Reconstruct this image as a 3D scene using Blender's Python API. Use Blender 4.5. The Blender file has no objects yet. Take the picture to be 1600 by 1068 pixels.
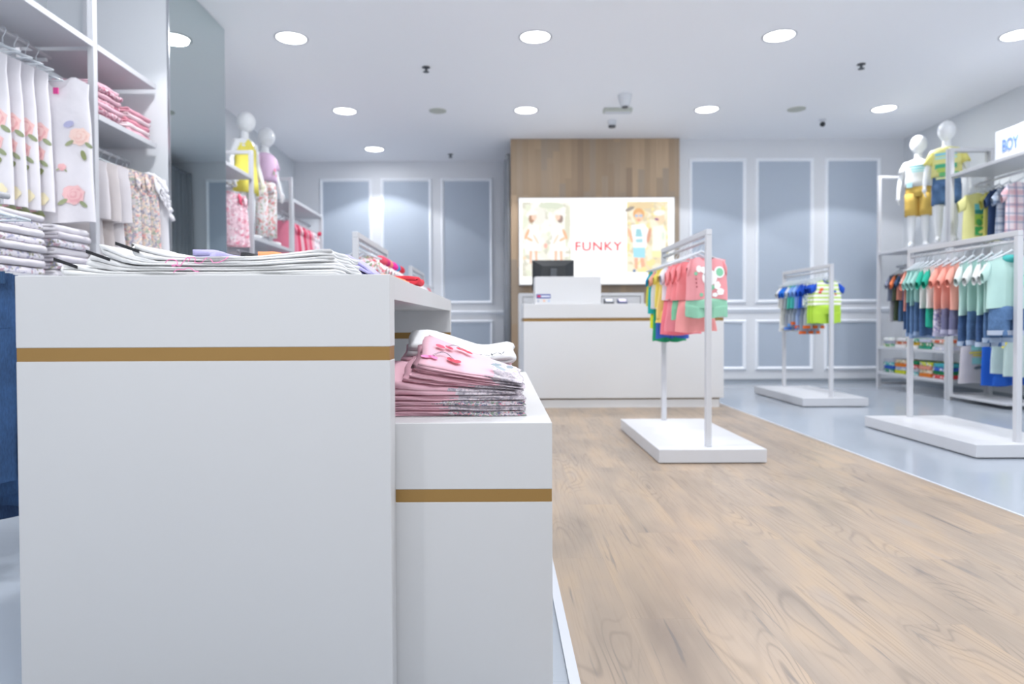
import bpy, bmesh, math, random
from mathutils import Vector, Matrix, noise
random.seed(7)
SC = bpy.context.scene
COL = SC.collection
PI = math.pi

# ---------------------------------------------------------------- camera, world, exposure
FPX = 1067.0
CAMH = 0.88
cam_d = bpy.data.cameras.new('camera')
cam = bpy.data.objects.new('camera', cam_d); COL.objects.link(cam)
cam_d.sensor_width = 36.0
cam_d.lens = 36.0 * FPX / 1600.0
cam_d.clip_start = 0.05
PITCH = math.radians(1.0)
ROLL = 0.0045
cam.location = (0, 0, CAMH)
cam.rotation_mode = 'QUATERNION'
_base = Matrix.Rotation(PI / 2 - PITCH, 4, 'X')
cam.rotation_quaternion = (_base @ Matrix.Rotation(-ROLL, 4, 'Z')).to_quaternion()
cam_d.shift_x = 20.0 / 1600
cam_d.shift_y = -(33.0 - FPX * math.tan(PITCH)) / 1600
cam_d.dof.use_dof = True
cam_d.dof.focus_distance = 1.85
cam_d.dof.aperture_fstop = 2.8
SC.camera = cam

w = bpy.data.worlds.new('world'); SC.world = w; w.use_nodes = True
# invented light through the open front, stronger below the horizon to brighten the ceiling
_nt = w.node_tree; _bg = _nt.nodes['Background']
_tc = _nt.nodes.new('ShaderNodeTexCoord'); _sp = _nt.nodes.new('ShaderNodeSeparateXYZ'); _mr = _nt.nodes.new('ShaderNodeMapRange')
_nt.links.new(_tc.outputs['Generated'], _sp.inputs[0]); _nt.links.new(_sp.outputs[2], _mr.inputs[0])
_mr.inputs[1].default_value = -0.25; _mr.inputs[2].default_value = 0.25; _mr.inputs[3].default_value = 1.55; _mr.inputs[4].default_value = 0.35
_nt.links.new(_mr.outputs[0], _bg.inputs[1]); _bg.inputs[0].default_value = (0.95, 0.97, 1.0, 1)

SC.view_settings.view_transform = 'Standard'
SC.view_settings.look = 'None'
SC.view_settings.gamma = 1.0
SC.view_settings.use_curve_mapping = False
SC.view_settings.exposure = 0.85
SC.cycles.max_bounces = 14
SC.cycles.diffuse_bounces = 10
SC.cycles.use_denoising = True
SC.cycles.sample_clamp_indirect = 6.0

# ---------------------------------------------------------------- dimensions
CEIL = CAMH + 2.54
XL, XR = -3.24, 5.72
YB_L, YB_R = 10.9, 9.68
Y0 = -1.6
SPOT_W = 50.0
GLOW_W = 4.6
LX = [-1.85, 0.335, 2.52, 4.66]
LY = [-0.23, 1.9, 4.03, 6.16, 8.29]

def spot_under(x, y):
    d = bpy.data.lights.new('spot', 'SPOT'); d.energy = SPOT_W; d.color = (0.975, 0.98, 1.0)
    d.spot_size = math.radians(116); d.spot_blend = 0.10; d.shadow_soft_size = 0.10
    o = bpy.data.objects.new('downlight_beam', d); COL.objects.link(o)
    o.location = (x, y, CEIL - 0.035)
    d = bpy.data.lights.new('diffuser_glow', 'AREA'); d.shape = 'DISK'; d.size = 0.24; d.energy = GLOW_W; d.color = (0.975, 0.98, 1.0); d.spread = PI
    g = bpy.data.objects.new('diffuser_glow', d); COL.objects.link(g); g.location = (x, y, CEIL - 0.02)
    return o

# ---------------------------------------------------------------- materials
def lin(c):
    if isinstance(c, str):
        c = [int(c[i:i + 2], 16) / 255 for i in (0, 2, 4)]
    return tuple((v / 12.92 if v <= 0.04045 else ((v + 0.055) / 1.055) ** 2.4) for v in c) + (1.0,)

MATS = {}
def mat(name, col, rough=0.5, metal=0.0, spec=0.5, emit=0.0, noise_amt=0.0, noise_scale=20.0, bump=0.0, alpha=1.0, coat=0.0, sheen=0.0):
    if name in MATS: return MATS[name]
    m = bpy.data.materials.new(name); m.use_nodes = True
    nt = m.node_tree; b = nt.nodes['Principled BSDF']
    c = lin(col)
    b.inputs['Base Color'].default_value = c
    b.inputs['Roughness'].default_value = rough
    b.inputs['Metallic'].default_value = metal
    b.inputs['Specular IOR Level'].default_value = spec
    b.inputs['Coat Weight'].default_value = coat
    b.inputs['Alpha'].default_value = alpha
    if emit > 0:
        b.inputs['Emission Color'].default_value = c
        b.inputs['Emission Strength'].default_value = emit
    if noise_amt > 0 or bump > 0:
        tc = nt.nodes.new('ShaderNodeTexCoord'); nz = nt.nodes.new('ShaderNodeTexNoise')
        nz.inputs['Scale'].default_value = noise_scale; nz.inputs['Detail'].default_value = 3
        nt.links.new(tc.outputs['Object'], nz.inputs['Vector'])
        if noise_amt > 0:
            mx = nt.nodes.new('ShaderNodeMix'); mx.data_type = 'RGBA'
            mx.inputs[6].default_value = tuple(v * (1 - noise_amt) for v in c[:3]) + (1,)
            mx.inputs[7].default_value = tuple(min(1, v * (1 + noise_amt)) for v in c[:3]) + (1,)
            nt.links.new(nz.outputs['Fac'], mx.inputs[0]); nt.links.new(mx.outputs[2], b.inputs['Base Color'])
        if bump > 0:
            bp = nt.nodes.new('ShaderNodeBump'); bp.inputs['Strength'].default_value = bump; bp.inputs['Distance'].default_value = 0.01
            nt.links.new(nz.outputs['Fac'], bp.inputs['Height']); nt.links.new(bp.outputs[0], b.inputs['Normal'])
    MATS[name] = m
    return m

class NT:
    """small helper for writing node trees"""
    def __init__(s, name, rough=0.6):
        s.m = bpy.data.materials.new(name); s.m.use_nodes = True
        s.t = s.m.node_tree; s.b = s.t.nodes['Principled BSDF']; s.b.inputs['Roughness'].default_value = rough
        s.tc = s.t.nodes.new('ShaderNodeTexCoord')
    def n(s, typ, **kw):
        x = s.t.nodes.new(typ)
        for k, v in kw.items():
            if k.startswith('i_'):
                key = k[2:]
                x.inputs[int(key) if key.isdigit() else key].default_value = v
            else: setattr(x, k, v)
        return x
    def l(s, a, b): s.t.links.new(a, b)
    def math(s, op, a, b=None):
        x = s.n('ShaderNodeMath', operation=op)
        for i, v in enumerate((a, b)):
            if v is None: continue
            if isinstance(v, (int, float)): x.inputs[i].default_value = v
            else: s.l(v, x.inputs[i])
        return x.outputs[0]
    def mix(s, f, a, b):
        x = s.n('ShaderNodeMix', data_type='RGBA')
        for i, v in ((0, f), (6, a), (7, b)):
            if isinstance(v, (int, float)): x.inputs[i].default_value = v
            elif isinstance(v, tuple): x.inputs[i].default_value = v
            elif isinstance(v, str): x.inputs[i].default_value = lin(v)
            else: s.l(v, x.inputs[i])
        return x.outputs[2]
    def ramp(s, f, stops):
        x = s.n('ShaderNodeValToRGB'); e = x.color_ramp.elements
        while len(e) < len(stops): e.new(0.5)
        for k, (p, c) in enumerate(stops):
            e[k].position = p; e[k].color = lin(c) if isinstance(c, str) else c
        s.l(f, x.inputs[0]); return x.outputs[0]

def cloth(col):
    """plain knitted or woven fabric"""
    key = 'fabric_' + col
    v = [int(col[i:i + 2], 16) / 255 for i in (0, 2, 4)]
    k = 0.93 if sum(v) > 2.25 else 0.97      # knitted cotton is never brighter than about 0.75
    col = [c * k for c in v]
    return mat(key, col, rough=0.85, spec=0.2, noise_amt=0.07, noise_scale=9, bump=0.25)

def denim(col):
    key = 'denim_' + col
    if key in MATS: return MATS[key]
    s = NT(key, 0.85)
    a = s.n('ShaderNodeTexNoise', i_Scale=7.0, i_Detail=4.0); s.l(s.tc.outputs['Object'], a.inputs['Vector'])
    mp = s.n('ShaderNodeMapping'); mp.inputs['Scale'].default_value = (260, 260, 60); s.l(s.tc.outputs['Object'], mp.inputs[0])
    b = s.n('ShaderNodeTexNoise', i_Scale=1.0, i_Detail=1.0); s.l(mp.outputs[0], b.inputs['Vector'])
    c = lin(col); lo = tuple(v * 0.6 for v in c[:3]) + (1,); hi = tuple(min(1, v * 1.55 + 0.01) for v in c[:3]) + (1,)
    f = s.math('ADD', s.math('MULTIPLY', a.outputs['Fac'], 0.65), s.math('MULTIPLY', b.outputs['Fac'], 0.35))
    s.l(s.mix(s.math('MULTIPLY', s.math('SUBTRACT', f, 0.3), 2.4), lo, hi), s.b.inputs['Base Color'])
    MATS[key] = s.m; return s.m

def pattern(key, base, cols, scale=30.0, density=0.5, kind='floral'):
    """printed fabric: scattered blots in several colours, stripes or checks"""
    key = 'print_' + key
    if key in MATS: return MATS[key]
    s = NT(key, 0.85)
    out = None
    if kind == 'floral':
        cur = lin(base)
        for i, c in enumerate(cols):
            mp = s.n('ShaderNodeMapping'); mp.inputs['Location'].default_value = (i * 3.1, i * 1.7, i * 5.3)
            s.l(s.tc.outputs['Object'], mp.inputs[0])
            nz = s.n('ShaderNodeTexNoise', i_Scale=scale * (1 + 0.35 * i), i_Detail=2.5)
            s.l(mp.outputs[0], nz.inputs['Vector'])
            th = 0.62 - density * 0.16
            f = s.math('MULTIPLY', s.math('SUBTRACT', nz.outputs['Fac'], th), 22)
            f = s.math('MINIMUM', s.math('MAXIMUM', f, 0.0), 1.0)
            cur = s.mix(f, cur, lin(c)); 
        out = cur
    elif kind == 'stripes':
        sp = s.n('ShaderNodeSeparateXYZ'); s.l(s.tc.outputs['Object'], sp.inputs[0])
        f = s.math('SINE', s.math('MULTIPLY', sp.outputs[2], scale))
        f = s.math('GREATER_THAN', f, 1 - 2 * density)
        out = s.mix(f, lin(base), lin(cols[0]))
    elif kind == 'vstripes':
        sp = s.n('ShaderNodeSeparateXYZ'); s.l(s.tc.outputs['Object'], sp.inputs[0])
        f = s.math('SINE', s.math('MULTIPLY', sp.outputs[0], scale))
        f = s.math('GREATER_THAN', f, 1 - 2 * density)
        out = s.mix(f, lin(base), lin(cols[0]))
    elif kind == 'plaid':
        sp = s.n('ShaderNodeSeparateXYZ'); s.l(s.tc.outputs['Object'], sp.inputs[0])
        cur = lin(base)
        for i, c in enumerate(cols):
            for ax in (0, 2):
                f = s.math('SINE', s.math('ADD', s.math('MULTIPLY', sp.outputs[ax], scale * (1 + 0.5 * i)), i * 2.0))
                f = s.math('MULTIPLY', s.math('GREATER_THAN', f, 0.45 + 0.3 * i), 0.5)
                cur = s.mix(f, cur, lin(c))
        out = cur
    s.l(out, s.b.inputs['Base Color'])
    MATS[key] = s.m; return s.m

def wood_floor_mat():
    s = NT('wood_floor', 0.42)
    PW, PL = 0.19, 1.25
    sp = s.n('ShaderNodeSeparateXYZ'); s.l(s.tc.outputs['Object'], sp.inputs[0])
    X, Y = sp.outputs[0], sp.outputs[1]
    row = s.math('FLOOR', s.math('DIVIDE', X, PW))
    off = s.math('MULTIPLY', s.math('FRACT', s.math('MULTIPLY', s.math('SINE', s.math('MULTIPLY', row, 12.9898)), 4375.85)), PL)
    yy = s.math('DIVIDE', s.math('ADD', Y, off), PL)
    colm = s.math('FLOOR', yy)
    wn = s.n('ShaderNodeTexWhiteNoise', noise_dimensions='2D')
    cv = s.n('ShaderNodeCombineXYZ'); s.l(row, cv.inputs[0]); s.l(colm, cv.inputs[1]); s.l(cv.outputs[0], wn.inputs['Vector'])
    sc = s.n('ShaderNodeSeparateColor'); s.l(wn.outputs['Color'], sc.inputs[0])
    r1, r2, r3 = sc.outputs[0], sc.outputs[1], sc.outputs[2]
    # shifted coordinate per plank
    cx = s.math('ADD', X, s.math('MULTIPLY', r1, 7.0)); cy = s.math('ADD', Y, s.math('MULTIPLY', r2, 9.0))
    v = s.n('ShaderNodeCombineXYZ'); s.l(cx, v.inputs[0]); s.l(cy, v.inputs[1]); s.l(s.math('MULTIPLY', r3, 5.0), v.inputs[2])
    def nz(sx, sy, detail, dist=0.0):
        mp = s.n('ShaderNodeMapping'); mp.inputs['Scale'].default_value = (sx, sy, 1.0); s.l(v.outputs[0], mp.inputs[0])
        t = s.n('ShaderNodeTexNoise', i_Scale=1.0, i_Detail=detail); t.inputs['Distortion'].default_value = dist
        s.l(mp.outputs[0], t.inputs['Vector']); return t.outputs['Fac']
    # cathedral rings: contour lines of a smooth stretched field
    field = nz(5.5, 0.95, 1.2, 0.35)
    rings = s.math('SINE', s.math('MULTIPLY', field, 120.0))
    rings = s.math('POWER', s.math('MAXIMUM', rings, 0.0), 2.5)
    mask = s.math('MULTIPLY', s.math('SUBTRACT', nz(4.0, 1.3, 2.0), 0.47), 5.5)
    mask = s.math('MINIMUM', s.math('MAXIMUM', mask, 0.0), 1.0)
    fine = nz(120.0, 3.5, 4.0)
    fine = s.math('MINIMUM', s.math('MAXIMUM', s.math('MULTIPLY', s.math('SUBTRACT', fine, 0.50), 4.0), 0.0), 1.0)
    big = nz(6.0, 1.5, 3.0)
    base = s.ramp(big, [(0.26, '73685F'), (0.40, '877A6D'), (0.52, '958575'), (0.64, 'A18C74'), (0.78, '90867F')])
    tone = s.mix(r1, '887C71', '9B8977')
    c = s.mix(0.35, base, tone)
    c = s.mix(s.math('MULTIPLY', fine, 0.30), c, '85796E')
    c = s.mix(s.math('MULTIPLY', s.math('MULTIPLY', rings, mask), 0.55), c, '665C54')
    # grey cracks / knots
    crack = nz(42.0, 2.2, 5.0, 0.6)
    crack = s.math('MINIMUM', s.math('MAXIMUM', s.math('MULTIPLY', s.math('SUBTRACT', crack, 0.635), 14.0), 0.0), 1.0)
    c = s.mix(s.math('MULTIPLY', crack, 0.7), c, '625E5C')
    # seams
    fx = s.math('FRACT', s.math('DIVIDE', X, PW)); fy = s.math('FRACT', yy)
    ex = s.math('LESS_THAN', s.math('MINIMUM', fx, s.math('SUBTRACT', 1.0, fx)), 0.006)
    ey = s.math('LESS_THAN', s.math('MINIMUM', fy, s.math('SUBTRACT', 1.0, fy)), 0.0012)
    c = s.mix(s.math('MULTIPLY', s.math('MAXIMUM', ex, ey), 0.30), c, '7E6E5E')
    s.l(c, s.b.inputs['Base Color'])
    s.l(s.math('ADD', 0.36, s.math('MULTIPLY', fine, 0.15)), s.b.inputs['Roughness'])
    return s.m

def wood_panel_mat():
    s = NT('wood_panel', 0.5)
    sp = s.n('ShaderNodeSeparateXYZ'); s.l(s.tc.outputs['Object'], sp.inputs[0])
    X, Z = sp.outputs[0], sp.outputs[2]
    row = s.math('FLOOR', s.math('DIVIDE', X, 0.085))
    off = s.math('FRACT', s.math('MULTIPLY', s.math('SINE', s.math('MULTIPLY', row, 78.233)), 437.5))
    cm = s.math('FLOOR', s.math('ADD', s.math('DIVIDE', Z, 0.9), off))
    wn = s.n('ShaderNodeTexWhiteNoise', noise_dimensions='2D')
    cv = s.n('ShaderNodeCombineXYZ'); s.l(row, cv.inputs[0]); s.l(cm, cv.inputs[1]); s.l(cv.outputs[0], wn.inputs['Vector'])
    mp = s.n('ShaderNodeMapping'); mp.inputs['Scale'].default_value = (28, 1, 2.2); s.l(s.tc.outputs['Object'], mp.inputs[0])
    g = s.n('ShaderNodeTexNoise', i_Scale=1.0, i_Detail=4.0); s.l(mp.outputs[0], g.inputs['Vector'])
    c = s.ramp(wn.outputs['Value'], [(0.0, '8E7A66'), (0.3, 'AE967A'), (0.6, '9A8C7C'), (0.8, 'A08A70'), (1.0, 'BCA284')])
    c = s.mix(s.math('MULTIPLY', g.outputs['Fac'], 0.5), c, '85725E')
    s.l(c, s.b.inputs['Base Color']); return s.m

def tile_floor_mat():
    s = NT('grey_tile_floor', 0.16)
    sp = s.n('ShaderNodeSeparateXYZ'); s.l(s.tc.outputs['Object'], sp.inputs[0])
    e = None
    for ax, o in ((0, 0.19), (1, 0.35)):
        f = s.math('FRACT', s.math('DIVIDE', s.math('ADD', sp.outputs[ax], 10 + o), 1.2))
        k = s.math('LESS_THAN', s.math('MINIMUM', f, s.math('SUBTRACT', 1.0, f)), 0.0016)
        e = k if e is None else s.math('MAXIMUM', e, k)
    nz = s.n('ShaderNodeTexNoise', i_Scale=0.9, i_Detail=3.0); s.l(s.tc.outputs['Object'], nz.inputs['Vector'])
    c = s.mix(nz.outputs['Fac'], '939CA7', 'A1A9B3')
    c = s.mix(s.math('MULTIPLY', e, 0.35), c, '8C959E')
    s.l(c, s.b.inputs['Base Color']); return s.m

M = dict(
    white=mat('white_lacquer', 'BFC0C3', 0.32, spec=0.45),
    white_front=mat('white_laminate', 'BDBEC0', 0.45, spec=0.4, noise_amt=0.012, noise_scale=3),
    counter=mat('counter_laminate', 'CECFD1', 0.45, noise_amt=0.01, noise_scale=3),
    metal=mat('white_powder_coat', 'C2C4C9', 0.38),
    wall=mat('wall_paint', 'D3D6DB', 0.8, noise_amt=0.01, noise_scale=2),
    wall_side=mat('wall_paint_side', 'D2D6DA', 0.8),
    field=mat('panel_paint_blue_grey', 'A9B4C2', 0.75, noise_amt=0.01),
    edge=mat('floor_edge_strip', 'BCC1CA', 0.4),
    trim=mat('trim_paint', 'E8ECF2', 0.5),
    ceil=mat('ceiling_paint', 'F2F3F6', 0.9),
    base=mat('baseboard_grey', '8E969F', 0.5),
    gold=mat('gold_strip', '8C6C38', 0.45, metal=0.3, noise_amt=0.05, noise_scale=4),
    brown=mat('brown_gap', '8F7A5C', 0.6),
    lamp=mat('lamp_diffuser', 'FFFFFF', 0.5, emit=4.0),
    mirror=mat('mirror_silver', 'CDD8D8', 0.015, metal=1.0),
    steel=mat('steel', 'B8BCC2', 0.3, metal=0.9),
    dark=mat('dark_plastic', '24282C', 0.4),
    dgrey=mat('dark_grey_plastic', '4A4E54', 0.4),
    hanger=mat('clear_hanger', 'D9E0E6', 0.12, spec=0.8, alpha=0.75),
    manq=mat('mannequin_white', 'E6E9EC', 0.28, coat=0.3),
    curtain=mat('curtain_grey', '84888E', 0.9, noise_amt=0.08, noise_scale=14),
    beige=mat('speaker_beige', 'B9BDB4', 0.8),
    black=mat('black_fabric', '1E1F24', 0.8),
)
M['wood_floor'] = wood_floor_mat(); M['wood_panel'] = wood_panel_mat(); M['tile'] = tile_floor_mat()

# ---------------------------------------------------------------- mesh helpers
class MB:
    def __init__(s): s.v = []; s.f = []; s.mi = []
    def add(s, vs, fs, m=0):
        o = len(s.v); s.v += [tuple(p) for p in vs]
        for f in fs: s.f.append(tuple(i + o for i in f)); s.mi.append(m)
        return s
    def box(s, x0, x1, y0, y1, z0, z1, m=0):
        vs = [(x, y, z) for z in (z0, z1) for y in (y0, y1) for x in (x0, x1)]
        return s.add(vs, [(0, 2, 3, 1), (4, 5, 7, 6), (0, 1, 5, 4), (2, 6, 7, 3), (0, 4, 6, 2), (1, 3, 7, 5)], m)
    def lathe(s, cx, cy, prof, n=24, m=0, cap=True):
        """prof: list of (r, z)"""
        vs = []; fs = []
        for r, z in prof:
            for k in range(n):
                a = 2 * PI * k / n; vs.append((cx + r * math.cos(a), cy + r * math.sin(a), z))
        for j in range(len(prof) - 1):
            for k in range(n):
                k2 = (k + 1) % n
                fs.append((j * n + k, j * n + k2, (j + 1) * n + k2, (j + 1) * n + k))
        if cap:
            fs.append(tuple(range(n))[::-1]); fs.append(tuple((len(prof) - 1) * n + k for k in range(n)))
        return s.add(vs, fs, m)
    def tube(s, path, r, n=8, m=0, closed=False):
        P = [Vector(p) for p in path]; N = len(P); vs = []; fs = []
        R = r if isinstance(r, (list, tuple)) else [r] * N
        ref = None
        for i, p in enumerate(P):
            if closed: t = (P[(i + 1) % N] - P[i - 1]).normalized()
            else: t = (P[min(i + 1, N - 1)] - P[max(i - 1, 0)]).normalized()
            if ref is None:
                ref = t.orthogonal().normalized()
            ref = (ref - t * ref.dot(t)); ref = ref.normalized() if ref.length > 1e-6 else t.orthogonal().normalized()
            b = t.cross(ref)
            for k in range(n):
                a = 2 * PI * k / n
                vs.append(p + (ref * math.cos(a) + b * math.sin(a)) * R[i])
        for i in range(N if closed else N - 1):
            j = (i + 1) % N
            for k in range(n):
                k2 = (k + 1) % n
                fs.append((i * n + k, i * n + k2, j * n + k2, j * n + k))
        if not closed:
            fs.append(tuple(range(n))[::-1]); fs.append(tuple((N - 1) * n + k for k in range(n)))
        return s.add(vs, fs, m)
    def rings(s, rings, m=0, cap0=False, cap1=False):
        n = len(rings[0]); vs = [p for r in rings for p in r]; fs = []
        for i in range(len(rings) - 1):
            for k in range(n):
                k2 = (k + 1) % n
                fs.append((i * n + k, (i + 1) * n + k, (i + 1) * n + k2, i * n + k2))
        if cap0: fs.append(tuple(range(n)))
        if cap1: fs.append(tuple((len(rings) - 1) * n + k for k in range(n))[::-1])
        return s.add(vs, fs, m)
    def ellipsoid(s, c, r, n=14, rot=None, m=0):
        vs = []; fs = []; rr = n // 2
        Rm = rot or Matrix.Identity(3)
        for j in range(rr + 1):
            th = PI * j / rr
            for k in range(n):
                a = 2 * PI * k / n
                st = max(math.sin(th), 0.02)
                vs.append(Vector(c) + Rm @ Vector((r[0] * st * math.cos(a), r[1] * st * math.sin(a), r[2] * math.cos(th))))
        for j in range(rr):
            for k in range(n):
                k2 = (k + 1) % n
                fs.append((j * n + k, (j + 1) * n + k, (j + 1) * n + k2, j * n + k2))
        fs.append(tuple(range(n))); fs.append(tuple(rr * n + k for k in range(n))[::-1])
        return s.add(vs, fs, m)
    def build(s, name, mats, parent=None, smooth=False, bevel=0.0, loc=None, rot=None, origin=None):
        me = bpy.data.meshes.new(name)
        vs = s.v
        if origin is not None:
            ox, oy, oz = origin; vs = [(a - ox, b - oy, c - oz) for a, b, c in vs]
        me.from_pydata(vs, [], s.f); me.validate()
        if not isinstance(mats, (list, tuple)): mats = [mats]
        for mm in mats: me.materials.append(mm)
        if len(me.polygons) == len(s.mi):
            me.polygons.foreach_set('material_index', s.mi)
        if smooth: me.polygons.foreach_set('use_smooth', [True] * len(me.polygons))
        me.update()
        o = bpy.data.objects.new(name, me); COL.objects.link(o)
        if parent is not None: o.parent = parent
        if origin is not None: o.location = origin
        if loc is not None: o.location = loc
        if rot is not None: o.rotation_euler = rot
        if bevel > 0:
            b = o.modifiers.new('bevel', 'BEVEL'); b.width = bevel; b.segments = 2; b.limit_method = 'ANGLE'; b.angle_limit = 0.7
        return o

def tag(o, label, cat, group=None):
    o['label'] = label; o['category'] = cat
    if group: o['group'] = group
    return o
def structure(o): o['kind'] = 'structure'; return o
def empty(name, loc, rz=0.0):
    o = bpy.data.objects.new(name, None); COL.objects.link(o); o.location = loc; o.rotation_euler = (0, 0, rz)
    o.empty_display_size = 0.1
    return o
def bx(name, x0, x1, y0, y1, z0, z1, m, parent=None, bevel=0.0):
    mb = MB().box(x0, x1, y0, y1, z0, z1)
    return mb.build(name, m, parent, bevel=bevel)
ORD = ['first', 'second', 'third', 'fourth', 'fifth', 'sixth', 'seventh', 'eighth', 'ninth', 'tenth', 'eleventh', 'twelfth',
       'thirteenth', 'fourteenth', 'fifteenth', 'sixteenth', 'seventeenth', 'eighteenth', 'nineteenth', 'twentieth']

# ================================================================ THE ROOM
structure(bx('floor', XL - .1, XR + .1, Y0, YB_L + .1, -0.10, 0.0, M['tile']))
WX0, WX1 = 0.193, 2.315
structure(bx('floor_wood', WX0, WX1, Y0, 7.3, -0.02, 0.003, M['wood_floor']))
structure(bx('trim_1', WX0 - 0.027, WX0, Y0, 7.3, -0.02, 0.005, M['edge']))
structure(bx('trim_2', WX1, WX1 + 0.013, Y0, 7.3, -0.02, 0.005, M['edge']))
structure(bx('ceiling', XL - .1, XR + .1, Y0, YB_L + .1, CEIL, CEIL + .12, M['ceil']))
structure(bx('wall_left', XL - .1, XL, Y0, YB_L, 0, CEIL, M['wall_side']))
structure(bx('wall_right', XR, XR + .1, Y0, YB_R, 0, CEIL, M['wall_side']))
structure(bx('wall_back', XL, 0.60, YB_L, YB_L + .1, 0, CEIL, M['wall']))
structure(bx('wall_back_right', 0.60, XR + .1, YB_R, YB_R + .15, 0, CEIL, M['wall']))
structure(bx('wall_return', 0.50, 0.60, YB_R + .02, YB_L, 0, CEIL, M['wall']))
structure(bx('wall_mirror_pier', XL, -2.385, 4.95, 5.98, 0, CEIL, M['wall_side']))
# grey baseboards
structure(bx('baseboard_back_right', 2.52, XR, YB_R - .012, YB_R, 0, .042, M['base']))
structure(bx('baseboard_back_left', XL, .10, YB_L - .012, YB_L, 0, .042, M['base']))
structure(bx('baseboard_right', XR - .012, XR, Y0, YB_R - .012, 0, .042, M['base']))
structure(bx('baseboard_left', XL, XL + .012, Y0, 4.95, 0, .042, M['base']))
structure(bx('baseboard_left_far', XL, XL + .012, 5.98, YB_L - .012, 0, .042, M['base']))

TRN = [3]
def molding(x0, x1, z0, z1, yw):
    """picture-frame moulding with a painted blue-grey field"""
    n = 'trim_%d' % TRN[0]; TRN[0] += 1
    mb = MB(); wd = 0.055
    prof = [(0, 0), (0.008, 0.022), (0.022, 0.030), (0.038, 0.020), (0.045, 0.010), (wd, 0)]   # inward offset, depth
    rings = []
    for o, d in prof:
        rings.append([(x0 + o, yw - d, z0 + o), (x1 - o, yw - d, z0 + o), (x1 - o, yw - d, z1 - o), (x0 + o, yw - d, z1 - o)])
    mb.rings(rings)
    o = structure(mb.build(n, M['trim']))
    f = bx('panel_field', x0 + wd - .004, x1 - wd + .004, yw - .004, yw, z0 + wd - .004, z1 - wd + .004, M['field'], o)
    return o
def rail(x0, x1, z, yw):
    n = 'trim_%d' % TRN[0]; TRN[0] += 1
    mb = MB()
    prof = [(0, -.035), (-.012, -.028), (-.018, -.01), (-.032, 0.0), (-.036, .014), (-.02, .026), (0, .032)]
    mb.rings([[(x0, yw + a, z + b), (x1, yw + a, z + b)] for a, b in prof] )
    mb2 = MB(); vs = []; fs = []
    for a, b in prof: vs += [(x0, yw + a, z + b), (x1, yw + a, z + b)]
    for i in range(len(prof) - 1): fs.append((2 * i, 2 * i + 1, 2 * i + 3, 2 * i + 2))
    fs.append(tuple(2 * i for i in range(len(prof)))); fs.append(tuple(2 * i + 1 for i in range(len(prof)))[::-1])
    mb2.add(vs, fs)
    return structure(mb2.build(n, M['trim']))
for (a, b) in ((2.684, 3.50), (3.624, 4.453), (4.607, 5.395)):
    molding(a, b, 1.112, 3.160, YB_R); molding(a, b, 0.165, 0.88, YB_R)
rail(2.52, XR, 1.015, YB_R)
for (a, b) in ((-2.845, -2.015), (-1.880, -1.060), (-0.915, -0.092)):
    molding(a, b, 1.150, 3.150, YB_L); molding(a, b, 0.165, 0.895, YB_L)
rail(XL, 0.12, 1.01, YB_L)

# wood cladding behind the till, mirror on the pier
structure(bx('wall_wood_cladding', 0.170, 2.530, 9.585, YB_R + .02, 0, CEIL - .002, M['wood_panel']))
mr = tag(bx('wall_mirror', -2.385, -2.375, 4.965, 5.975, 0.0, CEIL - .003, M['mirror']),
         'tall frameless mirror covering the pier between the shelf units, reflecting a dark curtain', 'mirror')
bx('edge_strip', -2.386, -2.371, 4.952, 4.966, 0, CEIL - .003, M['steel'], mr)

# ---------------------------------------------------------------- ceiling fixtures
where_y = {6.16: 'second visible row', 8.29: 'far row', 4.03: 'row above the camera'}
def downlight(x, y, lab):
    t = empty('downlight', (x, y, CEIL))
    tag(t, lab, 'ceiling light', 'round recessed ceiling lights')
    mb = MB(); prof = [(.150, 0.0), (.150, -.006), (.138, -.009), (.130, -.004), (.128, 0.0)]
    mb.lathe(0, 0, prof, 40, cap=False); mb.build('ring', M['metal'], t, smooth=True)
    MB().lathe(0, 0, [(.002, -.010), (.110, -.009), (.129, -.0035), (.129, -.001)], 40, cap=False).build('diffuser', M['lamp'], t, smooth=True)
    return t
names_x = ['by the left-hand mirror and shelving', 'above the lane to the till', 'above the clothes stand on the wood floor', 'nearest the boys shelving wall']
for j, y in enumerate(LY):
    rowname = {8.29: 'glowing round downlight of the row before the till,', 6.16: 'large round downlight of the nearer visible row,'}.get(y, 'round downlight over the shop entrance,')
    for i, x in enumerate(LX):
        if y >= 6.0:
            lab = rowname + ' ' + ['beside the mirror', 'above the till lane', 'over the coral clothes stand', 'beside the boys shelving'][i]
            downlight(x, y, lab)
        spot_under(x, y)
downlight(-1.83, 10.12, 'small round downlight close to the panelled wall left of the wood cladding')
spot_under(-1.83, 10.12)

def sprinkler(x, y, lab):
    mb = MB(); mb.lathe(0, 0, [(.04, 0), (.04, -.006), (.012, -.012), (.012, -.035), (.03, -.045), (.03, -.05), (.002, -.052)], 14)
    o = mb.build('sprinkler_head', M['dgrey'], loc=(x, y, CEIL), smooth=False); tag(o, lab, 'sprinkler')
sprinkler(-.72, 6.88, 'small grey sprinkler head in ceiling above the display table')
sprinkler(3.62, 6.85, 'small grey sprinkler head in ceiling above the boys clothes stands')
sprinkler(-.73, 10.45, 'small grey sprinkler head close to the panelled back wall')
for x, lab in ((-.73, 'flat round beige ceiling speaker between two downlights, over the girls side'), (3.60, 'flat round beige ceiling speaker over the boys side')):
    mb = MB(); mb.lathe(0, 0, [(.105, 0), (.105, -.008), (.095, -.012), (.002, -.012)], 30)
    tag(mb.build('ceiling_speaker', M['beige'], loc=(x, 8.29, CEIL)), lab, 'speaker')
t = empty('ceiling_sensor', (1.43, 7.75, CEIL)); tag(t, 'white tapered sensor housing with a dark lens under the ceiling', 'sensor')
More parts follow.
